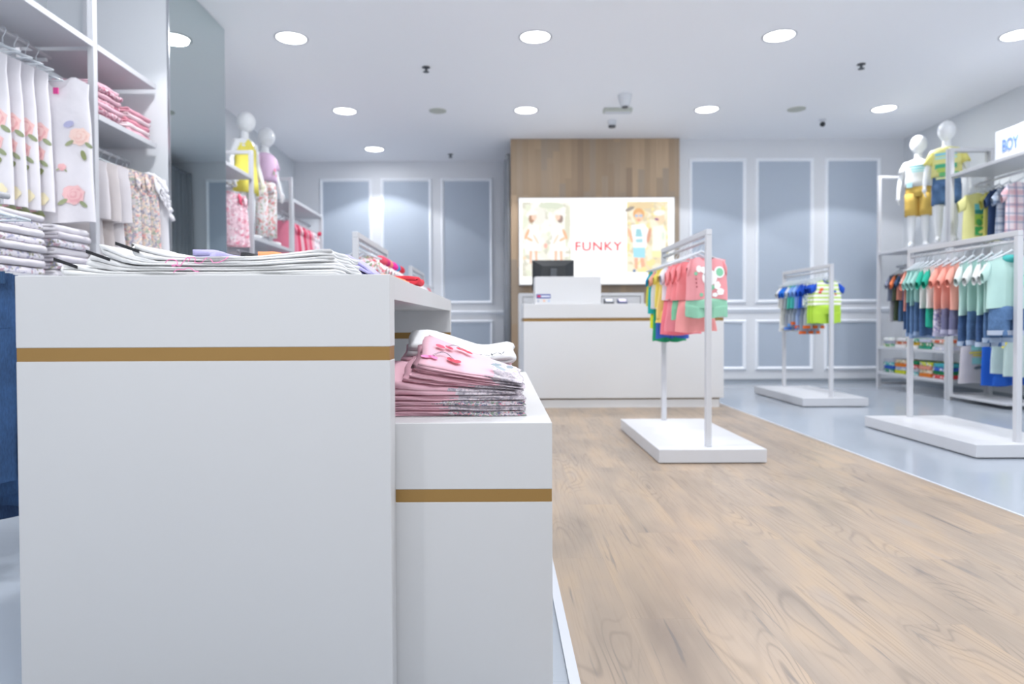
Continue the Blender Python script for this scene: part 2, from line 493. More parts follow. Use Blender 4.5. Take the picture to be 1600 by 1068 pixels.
MB().lathe(0, 0, [(.078, 0), (.078, -.02), (.055, -.115), (.045, -.13), (.002, -.13)], 28).build('housing', M['wall'], t, smooth=False)
MB().lathe(0, 0, [(.034, -.128), (.034, -.145), (.002, -.15)], 20).build('lens', M['dgrey'], t)
t = empty('emergency_light', (1.435, 8.25, CEIL)); tag(t, 'flat rectangular emergency light fitting between the sensor and smoke detector', 'emergency light')
MB().box(-.17, .17, -.05, .05, -.045, 0).build('body', M['beige'], t, bevel=.006)
MB().box(-.155, .155, -.04, .04, -.052, -.045).build('lens', M['wall'], t)
t = empty('smoke_detector', (1.45, 8.75, CEIL)); tag(t, 'small white smoke detector with dark tip above the till', 'smoke detector')
MB().lathe(0, 0, [(.055, 0), (.055, -.02), (.045, -.05), (.03, -.065), (.002, -.065)], 24).build('body', M['wall'], t, smooth=False)
MB().lathe(0, 0, [(.048, -.063), (.044, -.083), (.002, -.088)], 20).build('sensing_tip', M['dgrey'], t)
t = empty('dome_camera', (4.12, 8.72, CEIL)); tag(t, 'small dark security camera hanging under the ceiling, boys side', 'camera')
MB().lathe(0, 0, [(.045, 0), (.045, -.012), (.012, -.018), (.012, -.04)], 20).build('mount', M['wall'], t)
MB().ellipsoid((0, 0, -.062), (.033, .033, .033), 16).build('lens', M['dark'], t, smooth=True)

# ---------------------------------------------------------------- fitting-room curtain
t = empty('curtain', (0.125, 9.62, 0)); tag(t, 'long dark grey curtain on a rod beside the wood cladding', 'curtain')
mb = MB(); N = 120; vs = []; fs = []
for i in range(N + 1):
    y = 1.20 * i / N
    for z, k in ((.04, 1.25), (1.2, 1.1), (2.4, 1.0), (3.16, .85), (3.22, .85)):
        vs.append((0.035 * k * math.sin(i / N * 2 * PI * 9) + .008 * math.sin(i * .31), y, z))
for i in range(N):
    for j in range(4): fs.append((i * 5 + j, (i + 1) * 5 + j, (i + 1) * 5 + j + 1, i * 5 + j + 1))
mb.add(vs, fs); c = mb.build('fabric', M['curtain'], t, smooth=True)
sd = c.modifiers.new('solid', 'SOLIDIFY'); sd.thickness = .004
MB().tube([(0, .01, 3.19), (0, 1.27, 3.19)], .012, 10).build('rod', M['steel'], t, smooth=True)
for k in range(9):
    yy = .08 + k * .133
    a = [(.026 * math.cos(q * PI / 8), yy, 3.19 + .026 * math.sin(q * PI / 8)) for q in range(16)]
    MB().tube(a, .005, 6, closed=True).build('ring', M['steel'], t, smooth=True)

# ================================================================ TILL COUNTER
CF = 6.85
ct = empty('till_counter', (1.25, CF, 0)); tag(ct, 'long white till counter with a thin gold line in front of the wood cladding', 'counter')
def cb(name, x0, x1, y0, y1, z0, z1, m, bevel=0.0, parent=ct):
    px, py = 1.25, CF
    return MB().box(x0 - px, x1 - px, y0 - py, y1 - py, z0, z1).build(name, m, parent, bevel=bevel)
cb('top_board', .244, 2.255, CF, 7.62, .905, 1.047, M['counter'], .003)
cb('gold_strip', .247, 2.252, CF + .004, 7.60, .872, .905, M['gold'])
cb('front_panel', .244, 2.255, CF, 7.60, .098, .872, M['counter'], .003)
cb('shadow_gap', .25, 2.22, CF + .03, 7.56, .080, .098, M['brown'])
cb('plinth', .248, 2.215, CF + .015, 7.55, .003, .082, M['counter'])
bc = empty('back_cabinet', (1.0, 8.3, 0)); tag(bc, 'white back cabinet standing between till counter and wood cladding', 'cabinet')
mb = MB(); mb.box(-.755, .76, 0.03, .42, 0, 1.215); mb.build('body', M['counter'], bc, bevel=.003)
MB().box(-.755, -.715, 0, .03, 0, 1.215).box(.72, .76, 0, .03, 0, 1.215).box(-.715, .72, 0, .03, 1.175, 1.215).build('face_frame', M['counter'], bc)
for k in range(3):
    x0 = -.71 + k * .477
    d = MB().box(x0, x0 + .472, .010, .03, .08, 1.17).build('door', M['counter'], bc, bevel=.003)
    MB().tube([(x0 + .43, .008, .95), (x0 + .43, -.012, .97), (x0 + .43, -.012, 1.05), (x0 + .43, .008, 1.07)], .005, 8).build('handle', M['steel'], d, smooth=True)

# screen board with sticker, monitor, terminals
t = empty('counter_screen_board', (.71, 7.03, 1.047)); tag(t, 'raised white privacy board on the till counter hiding the monitor foot', 'board')
MB().box(-.34, .34, 0, .30, 0, .285).build('board', M['counter'], t, bevel=.004)
st = MB().box(-.325, -.18, -.0015, 0, .062, .105).build('sticker', mat('sticker_blue', '27408F', .4), t)
st['label'] = 'blue sticker with red mark'
MB().box(-.315, -.283, -.003, -.0015, .075, .093).build('red_mark', mat('sticker_red', 'D8404A', .4), st)
MB().box(-.278, -.188, -.003, -.0015, .076, .090).build('white_bar', M['trim'], st)
MB().box(-.315, -.300, -.0015, 0, .025, .045).box(-.255, -.237, -.0015, 0, .028, .046, 1).box(-.205, -.190, -.0015, 0, .028, .044, 2).build(
    'mark_pattern', [mat('mark_grey', '8E98B0', .5), mat('mark_orange', 'E9A77C', .5), mat('mark_blue', '8FB1DA', .5)], t)
t = empty('monitor', (.595, 7.47, 1.047)); tag(t, 'black computer monitor seen from behind above the white board', 'monitor')
mb = MB()
vs = [(-.225, 0.05, .17), (.225, .05, .17), (.225, .05, .492), (-.225, .05, .492),
      (-.225, .03, .17), (.225, .03, .17), (.225, .03, .492), (-.225, .03, .492),
      (-.16, -.01, .22), (.16, -.01, .22), (.12, -.01, .43), (-.12, -.01, .43)]
mb.add(vs, [(0, 3, 2, 1), (0, 1, 5, 4), (1, 2, 6, 5), (2, 3, 7, 6), (3, 0, 4, 7), (4, 5, 9, 8), (5, 6, 10, 9), (6, 7, 11, 10), (7, 4, 8, 11), (8, 9, 10, 11)])
mb.build('housing', M['dark'], t)
MB().box(-.155, .155, .027, .0302, .462, .474).build('vent', M['dgrey'], t)
MB().box(-.035, .035, -.03, -.008, .02, .40).build('neck', M['dgrey'], t, bevel=.004)
MB().box(-.12, .12, -.10, .10, 0, .018).build('foot', M['dark'], t, bevel=.006)
MB().box(-.23, .23, .05, .058, .165, .497).build('screen', M['dark'], t)
for k, (x, lab, cm) in enumerate(((1.125, 'dark card terminal next to the privacy board on the counter', 'D9DCE4'), (1.262, 'dark blue card terminal with white top, farther from the privacy board', 'E6DCEC'))):
    t = empty('card_terminal', (x, 6.98, 1.047)); tag(t, lab, 'card terminal')
    mb = MB(); vs = [(-.045, -.03, 0), (.045, -.03, 0), (.05, .05, 0), (-.05, .05, 0), (-.045, -.03, .02), (.045, -.03, .02), (.05, .05, .055), (-.05, .05, .055)]
    mb.add(vs, [(0, 3, 2, 1), (4, 5, 6, 7), (0, 1, 5, 4), (1, 2, 6, 5), (2, 3, 7, 6), (3, 0, 4, 7)])
    mb.build('body', mat('terminal_body%d' % k, ['3A3E44', '3B4468'][k], .4), t, bevel=.003)
    mb = MB(); vs = [(-.034, -.022, .0245), (.034, -.022, .0245), (.038, .035, .0495), (-.038, .035, .0495),
                     (-.034, -.022, .0275), (.034, -.022, .0275), (.038, .035, .0525), (-.038, .035, .0525)]
    mb.add(vs, [(0, 3, 2, 1), (4, 5, 6, 7), (0, 1, 5, 4), (1, 2, 6, 5), (2, 3, 7, 6), (3, 0, 4, 7)])
    mb.build('screen', mat('terminal_screen%d' % k, cm, .3), t)

# ================================================================ LIGHT BOX
LBX0, LBX1, LBZ0, LBZ1, LBY = .278, 2.442, 1.375, 2.585, 9.50
lb = empty('light_box_sign', (1.36, LBY, 1.98)); tag(lb, 'glowing white light box with red lettering and two summer photographs on the wood wall', 'sign')
def lbm(x, z): return (x - 1.36, z - 1.98)
def px(xp, yp):
    Z = LBY
    return ((xp - 780) * Z / FPX, CAMH + (501 - .0045 * (xp - 780) - yp) * Z / FPX)
def emit_only(m, strength):
    bs = m.node_tree.nodes['Principled BSDF']
    for l_ in list(bs.inputs['Base Color'].links): m.node_tree.links.remove(l_)
    bs.inputs['Base Color'].default_value = (.02, .02, .02, 1); bs.inputs['Specular IOR Level'].default_value = .1; bs.inputs['Emission Strength'].default_value = strength
    return m
glow = emit_only(mat('sign_glow', 'FFFFFF', .5, emit=.78), .78)
MB().box(LBX0 - 1.36, LBX1 - 1.36, 0, .08, LBZ0 - 1.98, LBZ1 - 1.98).build('frame', M['white'], lb, bevel=.004)
MB().box(LBX0 - 1.36 + .012, LBX1 - 1.36 - .012, -.004, 0, LBZ0 - 1.98 + .012, LBZ1 - 1.98 - .012).build('screen', glow, lb)
def emc(c, e=.62): return emit_only(mat('sign_' + c, c, .5, spec=0.0, emit=.55), .66)
fc = bpy.data.curves.new('lettering', 'FONT'); fc.body = 'FUNKY'; fc.size = .2; fc.extrude = .002; fc.space_character = 1.08; fc.offset = .004
def lettering(fc, m, parent, rot):
    tmp = bpy.data.objects.new('lettering_source', fc); COL.objects.link(tmp); bpy.context.view_layer.update()
    me = bpy.data.meshes.new_from_object(tmp); bpy.data.objects.remove(tmp); me.materials.clear(); me.materials.append(m)
    o = bpy.data.objects.new('lettering', me); COL.objects.link(o); o.parent = parent; o.rotation_euler = rot
    return o
fo = lettering(fc, emc('E8606A'), lb, (PI / 2, 0, 0))
x, z = px(898, 391.5); a, b = lbm(x, z); fo.location = (a, -.007, b); fo.scale = (.97, .86, 1)
mbd = MB()
for xp in (902, 912, 929, 942, 962, 971):
    x, z = px(xp, 374.5); a, b = lbm(x, z); mbd.box(a - .012, a + .012, -.007, -.004, b - .008, b + .008)
mbd.build('dot_pattern', emc('D9B9BC'), lb)
def emflo(key, base, cols, scale, e=.55, dens=.5):
    m = pattern(key, base, cols, scale, dens)
    nt = m.node_tree; bs = nt.nodes['Principled BSDF']; src = bs.inputs['Base Color'].links[0].from_socket
    nt.links.new(src, bs.inputs['Emission Color']); return emit_only(m, .64)
# picture panels: built as flat coloured prints on the sign
class Pic:
    def __init__(s, x0, y0, x1, y1, name, bgm, lab):
        ax, az = lbm(*px(x0, y0)); bx_, bz = lbm(*px(x1, y1))
        s.o = MB().box(ax, bx_, -.006, -.004, bz, az).build(name, bgm, lb); s.o['label'] = lab
        s.mb = MB(); s.mats = []; s.d = .0062
    def mi(s, c, e=.9):
        m = emc(c, e)
        if m not in s.mats: s.mats.append(m)
        return s.mats.index(m)
    def blob(s, cx, cy, rx, ry, c, ang=0, e=.9):
        s.d += .0001; m = s.mi(c, e); n = 20; vs = []
        for k in range(n):
            a = 2 * PI * k / n; dx, dy = rx * math.cos(a), ry * math.sin(a)
            X = cx + dx * math.cos(ang) - dy * math.sin(ang); Y = cy + dx * math.sin(ang) + dy * math.cos(ang)
            u, v = lbm(*px(X, Y)); vs.append((u, -s.d, v))
        s.mb.add(vs, [tuple(range(n))], m)
    def poly(s, pts, c, e=.9):
        s.d += .0001; m = s.mi(c, e)
        s.mb.add([(lbm(*px(*p))[0], -s.d, lbm(*px(*p))[1]) for p in pts], [tuple(range(len(pts)))], m)
    def done(s, nm): s.mb.build(nm, s.mats, s.o)
p = Pic(816.5, 316.5, 892.5, 432, 'girls_photograph', emflo('sign_meadow', 'F7F6EE', ['E4E8D4', 'D5D3C4', 'F3EFE2'], 5.5), 'pale photograph of two girls in white dresses and hats')
p.blob(862, 322, 20, 5, 'D5DBC8'); p.blob(842, 338, 11, 14, 'E9E7DE'); p.blob(887, 350, 4, 30, 'DAD9C6')
for cx, s_ in ((834, 1), (873, -1)):
    p.poly([(cx - 7, 352), (cx + 7, 352), (cx + 12, 392), (cx - 13, 392)], 'FBF8F6')
    p.blob(cx + s_ * -10, 366, 2.4, 9, 'E9B894', .4 * s_); p.blob(cx + s_ * -6, 374, 6, 2.2, 'ECC3A2', .5 * s_)
    p.blob(cx + 4 * s_, 374, 2, 9, 'F4D6C2', -.5 * s_)
    p.blob(cx - s_ * 2.2, 341, 5, 8, 'AF8B74' if s_ > 0 else '9C8880', .2 * s_)
    p.blob(cx + s_ * 1, 339, 4, 5.5, 'F4CDB8')
    p.blob(cx, 332.5, 7, 4, 'F4EFE8'); p.blob(cx - s_ * 5, 335, 8, 2.0, 'F7F1EA', -.25 * s_)
    p.poly([(cx - 6, 392), (cx - 2, 392), (cx - 3, 412), (cx - 6, 412)], 'F1BFA6'); p.poly([(cx + 2, 392), (cx + 6, 392), (cx + 6, 412), (cx + 3, 412)], 'F1BFA6')
p.blob(853, 384, 3, 4, 'F3B9AB'); p.blob(820, 403, 3, 2.5, 'F2D7B8')
p.done('girls_figures')
p = Pic(979.5, 315.5, 1044, 425, 'boys_photograph', emflo('sign_sand', 'F6EBD4', ['EBDCB8', 'DCCFB2', 'F4E4A8'], 5.0), 'pale photograph of children in white shirts')
p.blob(1002, 322, 20, 5, 'E3CDA4'); p.blob(984, 327, 8, 3, '9E958C', -.4)
p.poly([(986, 352), (1006, 350), (1013, 358), (1010, 388), (990, 388)], 'F6F8FA'); p.blob(985, 368, 2.5, 12, 'EBB99C', -.3); p.blob(1014, 368, 3, 12, 'D9A48B', .2)
p.blob(998, 335, 9, 9.5, 'E2AE78'); p.blob(998, 340, 6.5, 8, 'F3C9A8'); p.blob(994.5, 337.5, 3, 2.2, 'AFC3DA'); p.blob(1001.5, 337.5, 3, 2.2, 'AFC3DA'); p.blob(998, 344, 2.5, 1, 'D98A80')
p.poly([(994, 358), (1001, 358), (1004, 370), (993, 370)], '9ECFD8'); p.poly([(993, 374), (1004, 373), (1004, 379), (994, 379)], 'A8D4DC')
p.poly([(989, 387), (1008, 387), (1008, 403), (990, 402)], 'A6DCEC'); p.poly([(991, 403), (997, 403), (996, 420), (992, 420)], 'F5B59A'); p.poly([(1000, 403), (1006, 403), (1008, 416), (1002, 418)], 'F5B59A'); p.blob(991, 429 - 6, 2.6, 2.6, '6F86A8')
p.poly([(1020, 354), (1036, 352), (1041, 362), (1040, 392), (1019, 392)], 'F7F4E6'); p.blob(1031, 341, 7.5, 8.5, 'F5D3B4'); p.blob(1026, 343, 3.5, 1.8, '8A5A8A', .2); p.blob(1030, 333, 9, 4.5, 'F8F2EA', -.1); p.blob(1036, 369, 3, 7, 'DDE6D8')
p.poly([(1018, 392), (1038, 392), (1037, 402), (1019, 402)], 'F4E9B4')
p.done('boys_figures')

# ================================================================ DISPLAY TABLES (foreground)
def nesting_table(name, x0, x1, y0, y1, top, apron, gold_top, gold_bot, lab, th=.065, solid_back=True):
    cx = (x0 + x1) / 2
    t = empty(name, (cx, y0, 0)); tag(t, lab, 'display table')
    def b(nm, a, c, d, e, f, g, m, bev=.0015):
        return MB().box(a - cx, c - cx, d - y0, e - y0, f, g).build(nm, m, t, bevel=bev)
    b('table_top', x0, x1, y0 + th, y1 - th, top - apron, top, M['white_front'], .001)
    for k, (ya, yb) in enumerate(((y0, y0 + th), (y1 - th, y1))):
        pn = b('end_panel', x0, x1, ya, yb, gold_top, top, M['white_front'])
        g = MB().box(x0 - cx + .001, x1 - cx - .001, ya - y0 + .001, yb - y0 - .001, gold_bot, gold_top).build('gold_strip', M['gold'], t)
        b('end_panel', x0, x1, ya, yb, .06 if k == 0 else .06, gold_bot, M['white_front'])
        MB().box(x0 - cx + .02, x1 - cx - .02, ya - y0 + .01, yb - y0 - .01, 0, .06).build('plinth', M['white_front'], t)
    return t
TT, LT = .980, .653
nesting_table('display_table', -1.027, -.232, 1.45, 3.30, TT, .052, .8265, .7975, 'tall white display table with a gold band, open sides, in the foreground')
nesting_table('low_display_table', -.80, .117, 1.518, 3.03, LT, .075, .5045, .476, 'lower white display table with a gold band, pushed under the taller one')

# ================================================================ CLOTHES STANDS
def stand(cx, y0, lab, y1=None):
    """low white platform carrying an upside-down U frame"""
    y1 = y1 or y0 + 1.31
    t = empty('clothes_stand', (cx, y0, 0)); tag(t, lab, 'clothes stand', None)
    L = y1 - y0
    MB().box(-.33, .33, 0, L, .008, .09).build('platform', M['metal'], t, bevel=.003)
    MB().box(-.30, .30, .03, L - .03, 0, .008).build('foot_frame', M['dgrey'], t)
    for yy in (.10, L - .065):
        MB().box(-.018, .018, yy - .018, yy + .018, .09, 1.407).build('post', M['metal'], t, bevel=.003)
    MB().box(-.018, .018, .082, L - .047, 1.407, 1.443).build('top_rail', M['metal'], t, bevel=.003)
    MB().tube([(0, .12, 1.375), (0, L - .085, 1.375)], .011, 10).build('hanging_bar', M['metal'], t, smooth=True)
    return t
RZ = 1.386      # top of the hanging bar
stand(1.302, 4.155, 'white clothes stand on the wood floor with coral and yellow outfits')
stand(3.375, 6.84, 'white clothes stand on grey tiles near the panelled wall, with lime and blue outfits')
stand(3.32, 4.27, 'white clothes stand with mint, coral and denim outfits, beside the boys wall')
stand(-.90, 4.20, 'white clothes stand behind the tall display table, holding red floral baby clothes')
stand(-.90, 6.86, 'white clothes stand in the corner of the girls side, holding pale baby clothes')

# ================================================================ GARMENT BUILDER
def tube_surface(w0, w1, d0, d1, zt, L, nu, nt, ph, wave, nkey, cx=0.0, cy=0.0, arm=0.0, steps=1.0):
    """rings of a soft flattened tube hanging down; zt(x)->top height"""
    def pt(u, t):
        c, s_ = math.cos(u), math.sin(u)
        cc = math.copysign(abs(c) ** .85, c)
        wt = w0 + (w1 - w0) * t - arm * math.exp(-((t - .12) / .10) ** 2) * .5
        x0 = w0 * cc; x = wt * cc
        d = (d0 + (d1 - d0) * min(1, t * 2.5)) * (0.25 + .75 * min(1, t * 6))
        y = -d * s_
        y += wave * (t ** .8) * math.sin(nkey * x / max(w0, .01) + ph) * (1 if s_ > 0 else .5) * (1 - .5 * abs(cc))
        x += wave * .25 * t * math.sin(9 * t + ph + 2 * s_)
        z = zt(x0, s_) + t * (-L - zt(x0, s_)) + .006 * t * math.sin(3 * cc + ph)
        return (cx + x, cy + y, z)
    return [[pt(2 * PI * k / nu, j / nt) for k in range(nu)] for j in range(nt + 1)], pt

class Garment:
    """one outfit on its hanger; local origin = where the hook sits on the bar, front looks to -Y"""
    def __init__(s, name, loc, rz, label, cat, group=None, hang=True, drop=.10, hw=.15, sp=.11):
        s.md = .40 * sp * math.cos(rz)
        s.o = empty(name, loc, rz); tag(s.o, label, cat, group); s.drop = drop; s.rng = random.Random(hash(label) % 9999 if False else sum(map(ord, label)))
        if hang: s.hanger(hw)
    def hanger(s, hw):
        dz = s.drop
        pts = [(0, -.002, -.012), (.016, 0, .002), (.010, 0, .014), (-.004, 0, .013), (-.013, 0, 0)]
        hook = [(.0, 0, -dz + .035), (0, 0, -.048), (.007, 0, -.036)] + [(.0185 * math.cos(a), 0, -.011 + .0185 * math.sin(a)) for a in (-.8, -.3, .3, .9, 1.5, 2.1, 2.7, 3.3)]
        mb = MB().tube(hook, .0024, 6)
        mb.tube([(-hw, 0, -dz - .028), (-hw * .5, 0, -dz - .002), (0, 0, -dz + .036), (hw * .5, 0, -dz - .002), (hw, 0, -dz - .028)], [.005, .007, .008, .007, .005], 8)
        mb.tube([(-hw, 0, -dz - .028), (hw, 0, -dz - .028)], .004, 6)
        mb.build('hanger', M['hanger'], s.o, smooth=True)
    def top(s, W=.14, L=.36, d=.022, flare=1.1, col=None, neck=.05, nd=.035, slope=.035, sleeve=None, sl=.10, sang=50, sw=.055,
            scol=None, wave=.010, name='shirt', nt=10, nu=36, off=0.0, arm=.02, z0=None, y0=0.0, trimcol=None, nk=None):
        ph = s.rng.uniform(0, 6)
        base = -s.drop if z0 is None else z0
        def zt(x, side):
            ax = abs(x)
            if ax < neck: return base - (nd if side > 0 else nd * .35) * (1 - (ax / neck) ** 2)
            return base - slope * (ax - neck) / max(W - neck, .01)
        nk = nk or s.rng.uniform(3, 5)
        k_ = min(1.0, s.md / (d + wave)); d *= k_; wave *= k_
        R, pt = tube_surface(W, W * flare, d * .6, d, zt, L, nu, nt, ph, wave, nk, cx=off, cy=y0, arm=arm)
        m = col if not isinstance(col, str) else cloth(col)
        mb = MB().rings(R)
        parts = []
        if sleeve:
            smb = MB()
            for sg in (-1, 1):
                an = math.radians(sang); dx, dz = math.cos(an), -math.sin(an)
                rr = []
                for j in range(6):
                    q = j / 5
                    T = Vector((off + sg * (W - .022 + dx * sl * q), base - slope * .85 + dz * sl * q))
                    Bt = Vector((off + sg * (W - arm * .5 - .006 + dx * sl * .72 * q), base - slope - sw * 1.75 + dz * sl * .42 * q))
                    c0 = (T + Bt) / 2; hv = (T - Bt) / 2
                    puff = 1.0
                    if sleeve == 'puff': puff = 1 + .28 * math.sin(PI * q)
                    if sleeve == 'frill': puff = 1 + .10 * math.sin(14 * q) + .18 * q
                    dd = min(s.md * .9, (.012 + .014 * math.sin(PI * min(1, q * .8 + .15))) * (1.5 if sleeve == 'puff' else 1))
                    rr.append([(c0.x + hv.x * puff * math.cos(a), y0 - dd * math.sin(a) + .003 * math.sin(5 * q + sg + ph), c0.y + hv.y * puff * math.cos(a)) for a in [2 * PI * k / 16 for k in range(16)]])
                if scol: parts.append(MB().rings(rr, cap0=True))
                else: mb.rings(rr, cap0=True)

        o = mb.build(name, m, s.o, smooth=True)
        for smb in parts:
            smb.build('sleeve', scol if not isinstance(scol, str) else cloth(scol), o, smooth=True)
        if trimcol:
            path = [pt(PI * .5 + a, 0.0) for a in []]
            pp = []
            for k in range(17):
                x = -neck + 2 * neck * k / 16
                pp.append((off + x, y0 - .010, zt(x, 1) + .002))
            MB().tube(pp, .006, 6).build('collar', trimcol if not isinstance(trimcol, str) else cloth(trimcol), o, smooth=True)
        def front(x, z):
            W1 = W * flare; t = 0.3
            for _ in range(4):
                wt = W + (W1 - W) * t - arm * math.exp(-((t - .12) / .10) ** 2) * .5
                cc = max(-.97, min(.97, (x - off) / wt)); x0 = W * cc; zz = zt(x0, 1)
                t = max(0.02, min(1, (zz - z) / (zz + L)))
            u = math.acos(math.copysign(abs(cc) ** (1 / .85), cc))
            p = pt(u, t); return p[1]
        s.front = front; s.last = o
        s.box = (W, W * flare, base, -L)
        return o
    def bottom(s, W=.12, z0=-.40, L=.22, kind='shorts', col=None, d=.024, cuff=None, name=None, y0=.004, flare=1.15, wave=.008, off=0.0, gap=.0):
        """shorts, trousers or skirt hung under the shirt"""
        ph = s.rng.uniform(0, 6); m = col if not isinstance(col, str) else cloth(col)
        mb = MB(); zt = lambda x, side: z0
        k_ = min(1.0, s.md / (d + wave * (1.8 if kind == 'skirt' else 1) + .004)); d *= k_; wave *= k_; y0 = min(y0, .004)
        if kind == 'skirt':
            R, pt = tube_surface(W, W * flare, d * .8, d, zt, L - z0, 40, 8, ph, wave * 1.8, 9, cx=off, cy=y0)
            # tube_surface measures L from zero
            mb.rings(R)
        else:
            cr = min(.17, L * .45)
            R, pt = tube_surface(W, W * 1.06, d * .7, d, zt, -(z0 - cr - .01), 32, 5, ph, wave * .5, 4, cx=off, cy=y0)
            mb.rings(R)
            for sg in (-1, 1):
                w = W * .53
                zt2 = lambda x, side: z0 - cr * .75
                R, _ = tube_surface(w, w * flare * .95, d * .9, d * .9, zt2, -(z0 - L), 20, 8, ph + sg, wave, 3, cx=off + sg * (W * .53 + gap), cy=y0)
                mb.rings(R)
        o = mb.build(name or {'shorts': 'shorts', 'pants': 'trousers', 'skirt': 'skirt'}[kind], m, s.o, smooth=True)
        if cuff:
            mb = MB()
            for sg in ((-1, 1) if kind != 'skirt' else (0,)):
                w = (W * .53 if sg else W) * flare * 1.0 + .004
                cxx = off + sg * (W * .53 + gap)
                rr = [[(cxx + w * math.cos(a), y0 - (d * 1.05) * math.sin(a), zz) for a in [2 * PI * k / 20 for k in range(20)]] for zz in (z0 - L + .028, z0 - L - .003)]
                mb.rings(rr)
            mb.build('cuffs', cuff if not isinstance(cuff, str) else cloth(cuff), o, smooth=True)
        s.lastb = o
        return o
    def decal(s, shapes, name='print_motif', parent=None):
        """shapes: (kind, cx, cz, rx, rz, colour[, angle, petals])"""
        mb = MB(); mats = []; lift = .003
        for sh in shapes:
            kind, cx, cz, rx, rz, c = sh[:6]; cx += getattr(s, 'sx', 0); ang = sh[6] if len(sh) > 6 else 0; pet = sh[7] if len(sh) > 7 else 0
            m = mat('print_ink_' + c, c, .8, spec=.2)
            if m not in mats: mats.append(m)
            mi = mats.index(m); lift += .00025
            def P(dx, dz):
                X = cx + dx * math.cos(ang) - dz * math.sin(ang); Z = cz + dx * math.sin(ang) + dz * math.cos(ang)
                return (X, s.front(X, Z) - lift, Z)
            if kind == 'rect':
                n = max(2, int(rx / .02)); k = max(2, int(rz / .02)); vs = []; fs = []
                for j in range(k + 1):
                    for i in range(n + 1): vs.append(P(-rx + 2 * rx * i / n, -rz + 2 * rz * j / k))
                for j in range(k):
                    for i in range(n): fs.append((j * (n + 1) + i, j * (n + 1) + i + 1, (j + 1) * (n + 1) + i + 1, (j + 1) * (n + 1) + i))
                mb.add(vs, fs, mi)
            else:
                n = 20; vs = [P(0, 0)]; fs = []
                for q in (.5, 1.0):
                    for k in range(n):
                        a = 2 * PI * k / n; r = q * (1 + (.09 * math.cos(pet * a) if pet and q == 1 else 0))
                        vs.append(P(rx * r * math.cos(a), rz * r * math.sin(a)))
                for k in range(n):
                    k2 = (k + 1) % n
                    fs.append((0, 1 + k, 1 + k2)); fs.append((1 + k, 1 + n + k, 1 + n + k2, 1 + k2))
                mb.add(vs, fs, mi)
        return mb.build(name, mats, parent or s.last, smooth=True)

def rose(cx, cz, r, c='EFC0C0', c2='E2A8AC'):
    return [('disc', cx, cz, r, r * .92, c, .3, 7), ('disc', cx - r * .5, cz + r * .45, r * .45, r * .4, c, .9, 3), ('disc', cx + r * .1, cz - r * .05, r * .72, r * .64, c2, 1.0, 6), ('disc', cx + r * .05, cz + r * .06, r * .6, r * .5, c, .4, 5), ('disc', cx - r * .05, cz + r * .02, r * .38, r * .32, c2, .8, 4), ('disc', cx - r * .08, cz + r * .08, r * .24, r * .2, c, .2, 4),
            ('disc', cx - r * 1.0, cz - r * .7, r * .5, r * .2, 'A3AA86', .6), ('disc', cx + r * .9, cz - r * .9, r * .45, r * .2, '98A280', -.7)]

# ---------------------------------------------------------------- wood-floor stand (coral and yellow)
G1 = 'outfits on the wood-floor clothes stand'
X1 = 1.302
g = Garment('toddler_outfit', (X1, 4.40, RZ), .06, 'coral tee with white bear print and mint shorts, at the near end', 'outfit', G1)
g.sx = .035; g.top(W=.128, off=.035, L=.375, col='F4A6AC', sleeve='short', sl=.055, sang=62, sw=.05, flare=1.08, d=.026, neck=.045, slope=.02, wave=.006)
g.decal([('disc', .010, -.235, .050, .050, 'EFF0F0'), ('disc', -.030, -.185, .020, .020, 'EFF0F0'), ('disc', .075, -.20, .036, .038, 'EFF0F0'), ('disc', .077, -.20, .025, .027, '86C7A4'),
         ('disc', -.022, -.215, .006, .006, '3A3A40'), ('disc', -.06, -.18, .018, .022, 'F3E6E6'), ('disc', .060, -.285, .022, .026, 'EFF0F0', 0, 5), ('disc', .082, -.325, .024, .022, 'EFF0F0', .4, 5),
         ('disc', .020, -.298, .022, .018, '86C7A4'), ('disc', -.005, -.290, .010, .012, '86C7A4'), ('disc', -.080, -.21, .011, .012, '86C7A4'), ('disc', -.045, -.345, .012, .012, '86C7A4'),
         ('disc', -.080, -.245, .005, .005, 'A84A58'), ('disc', -.078, -.27, .005, .005, 'A84A58'), ('disc', -.075, -.295, .005, .005, 'A84A58'), ('disc', .045, -.345, .018, .014, 'EFF0F0', 0, 5)])
g.bottom(W=.132, off=.035, z0=-.355, L=.135, col='93CBB0', d=.032, flare=1.02, y0=.012)
g = Garment('toddler_outfit', (X1, 4.52, RZ), .10, 'coral outfit with long coral skirt, second from the near end of its stand', 'outfit', G1)
g.top(W=.125, L=.38, col='F19297', sleeve='frill', sl=.06, sang=58, sw=.055); g.bottom(W=.115, z0=-.36, L=.225, kind='skirt', col='F4A2A2', flare=1.25, d=.04)
g = Garment('toddler_outfit', (X1, 4.64, RZ), .14, 'coral ruffled outfit with mint shorts, third from the near end of its stand', 'outfit', G1)
g.top(W=.13, L=.37, col='F29398', sleeve='frill', sl=.07, sang=55, sw=.06); g.bottom(W=.125, z0=-.35, L=.15, col='7FC5A0', d=.035)
g = Garment('toddler_outfit', (X1, 4.77, RZ), .10, 'coral frilled top over a rose skirt, fourth from the near end of its stand', 'outfit', G1)
g.top(W=.13, L=.36, col='F49A9E', sleeve='frill', sl=.07, sang=55, sw=.06); g.bottom(W=.12, z0=-.34, L=.25, kind='skirt', col='F0909C', flare=1.3, d=.045)
g = Garment('toddler_outfit', (X1, 4.90, RZ), .16, 'white puff-sleeved outfit with deep coral skirt, between coral and yellow clothes', 'outfit', G1)
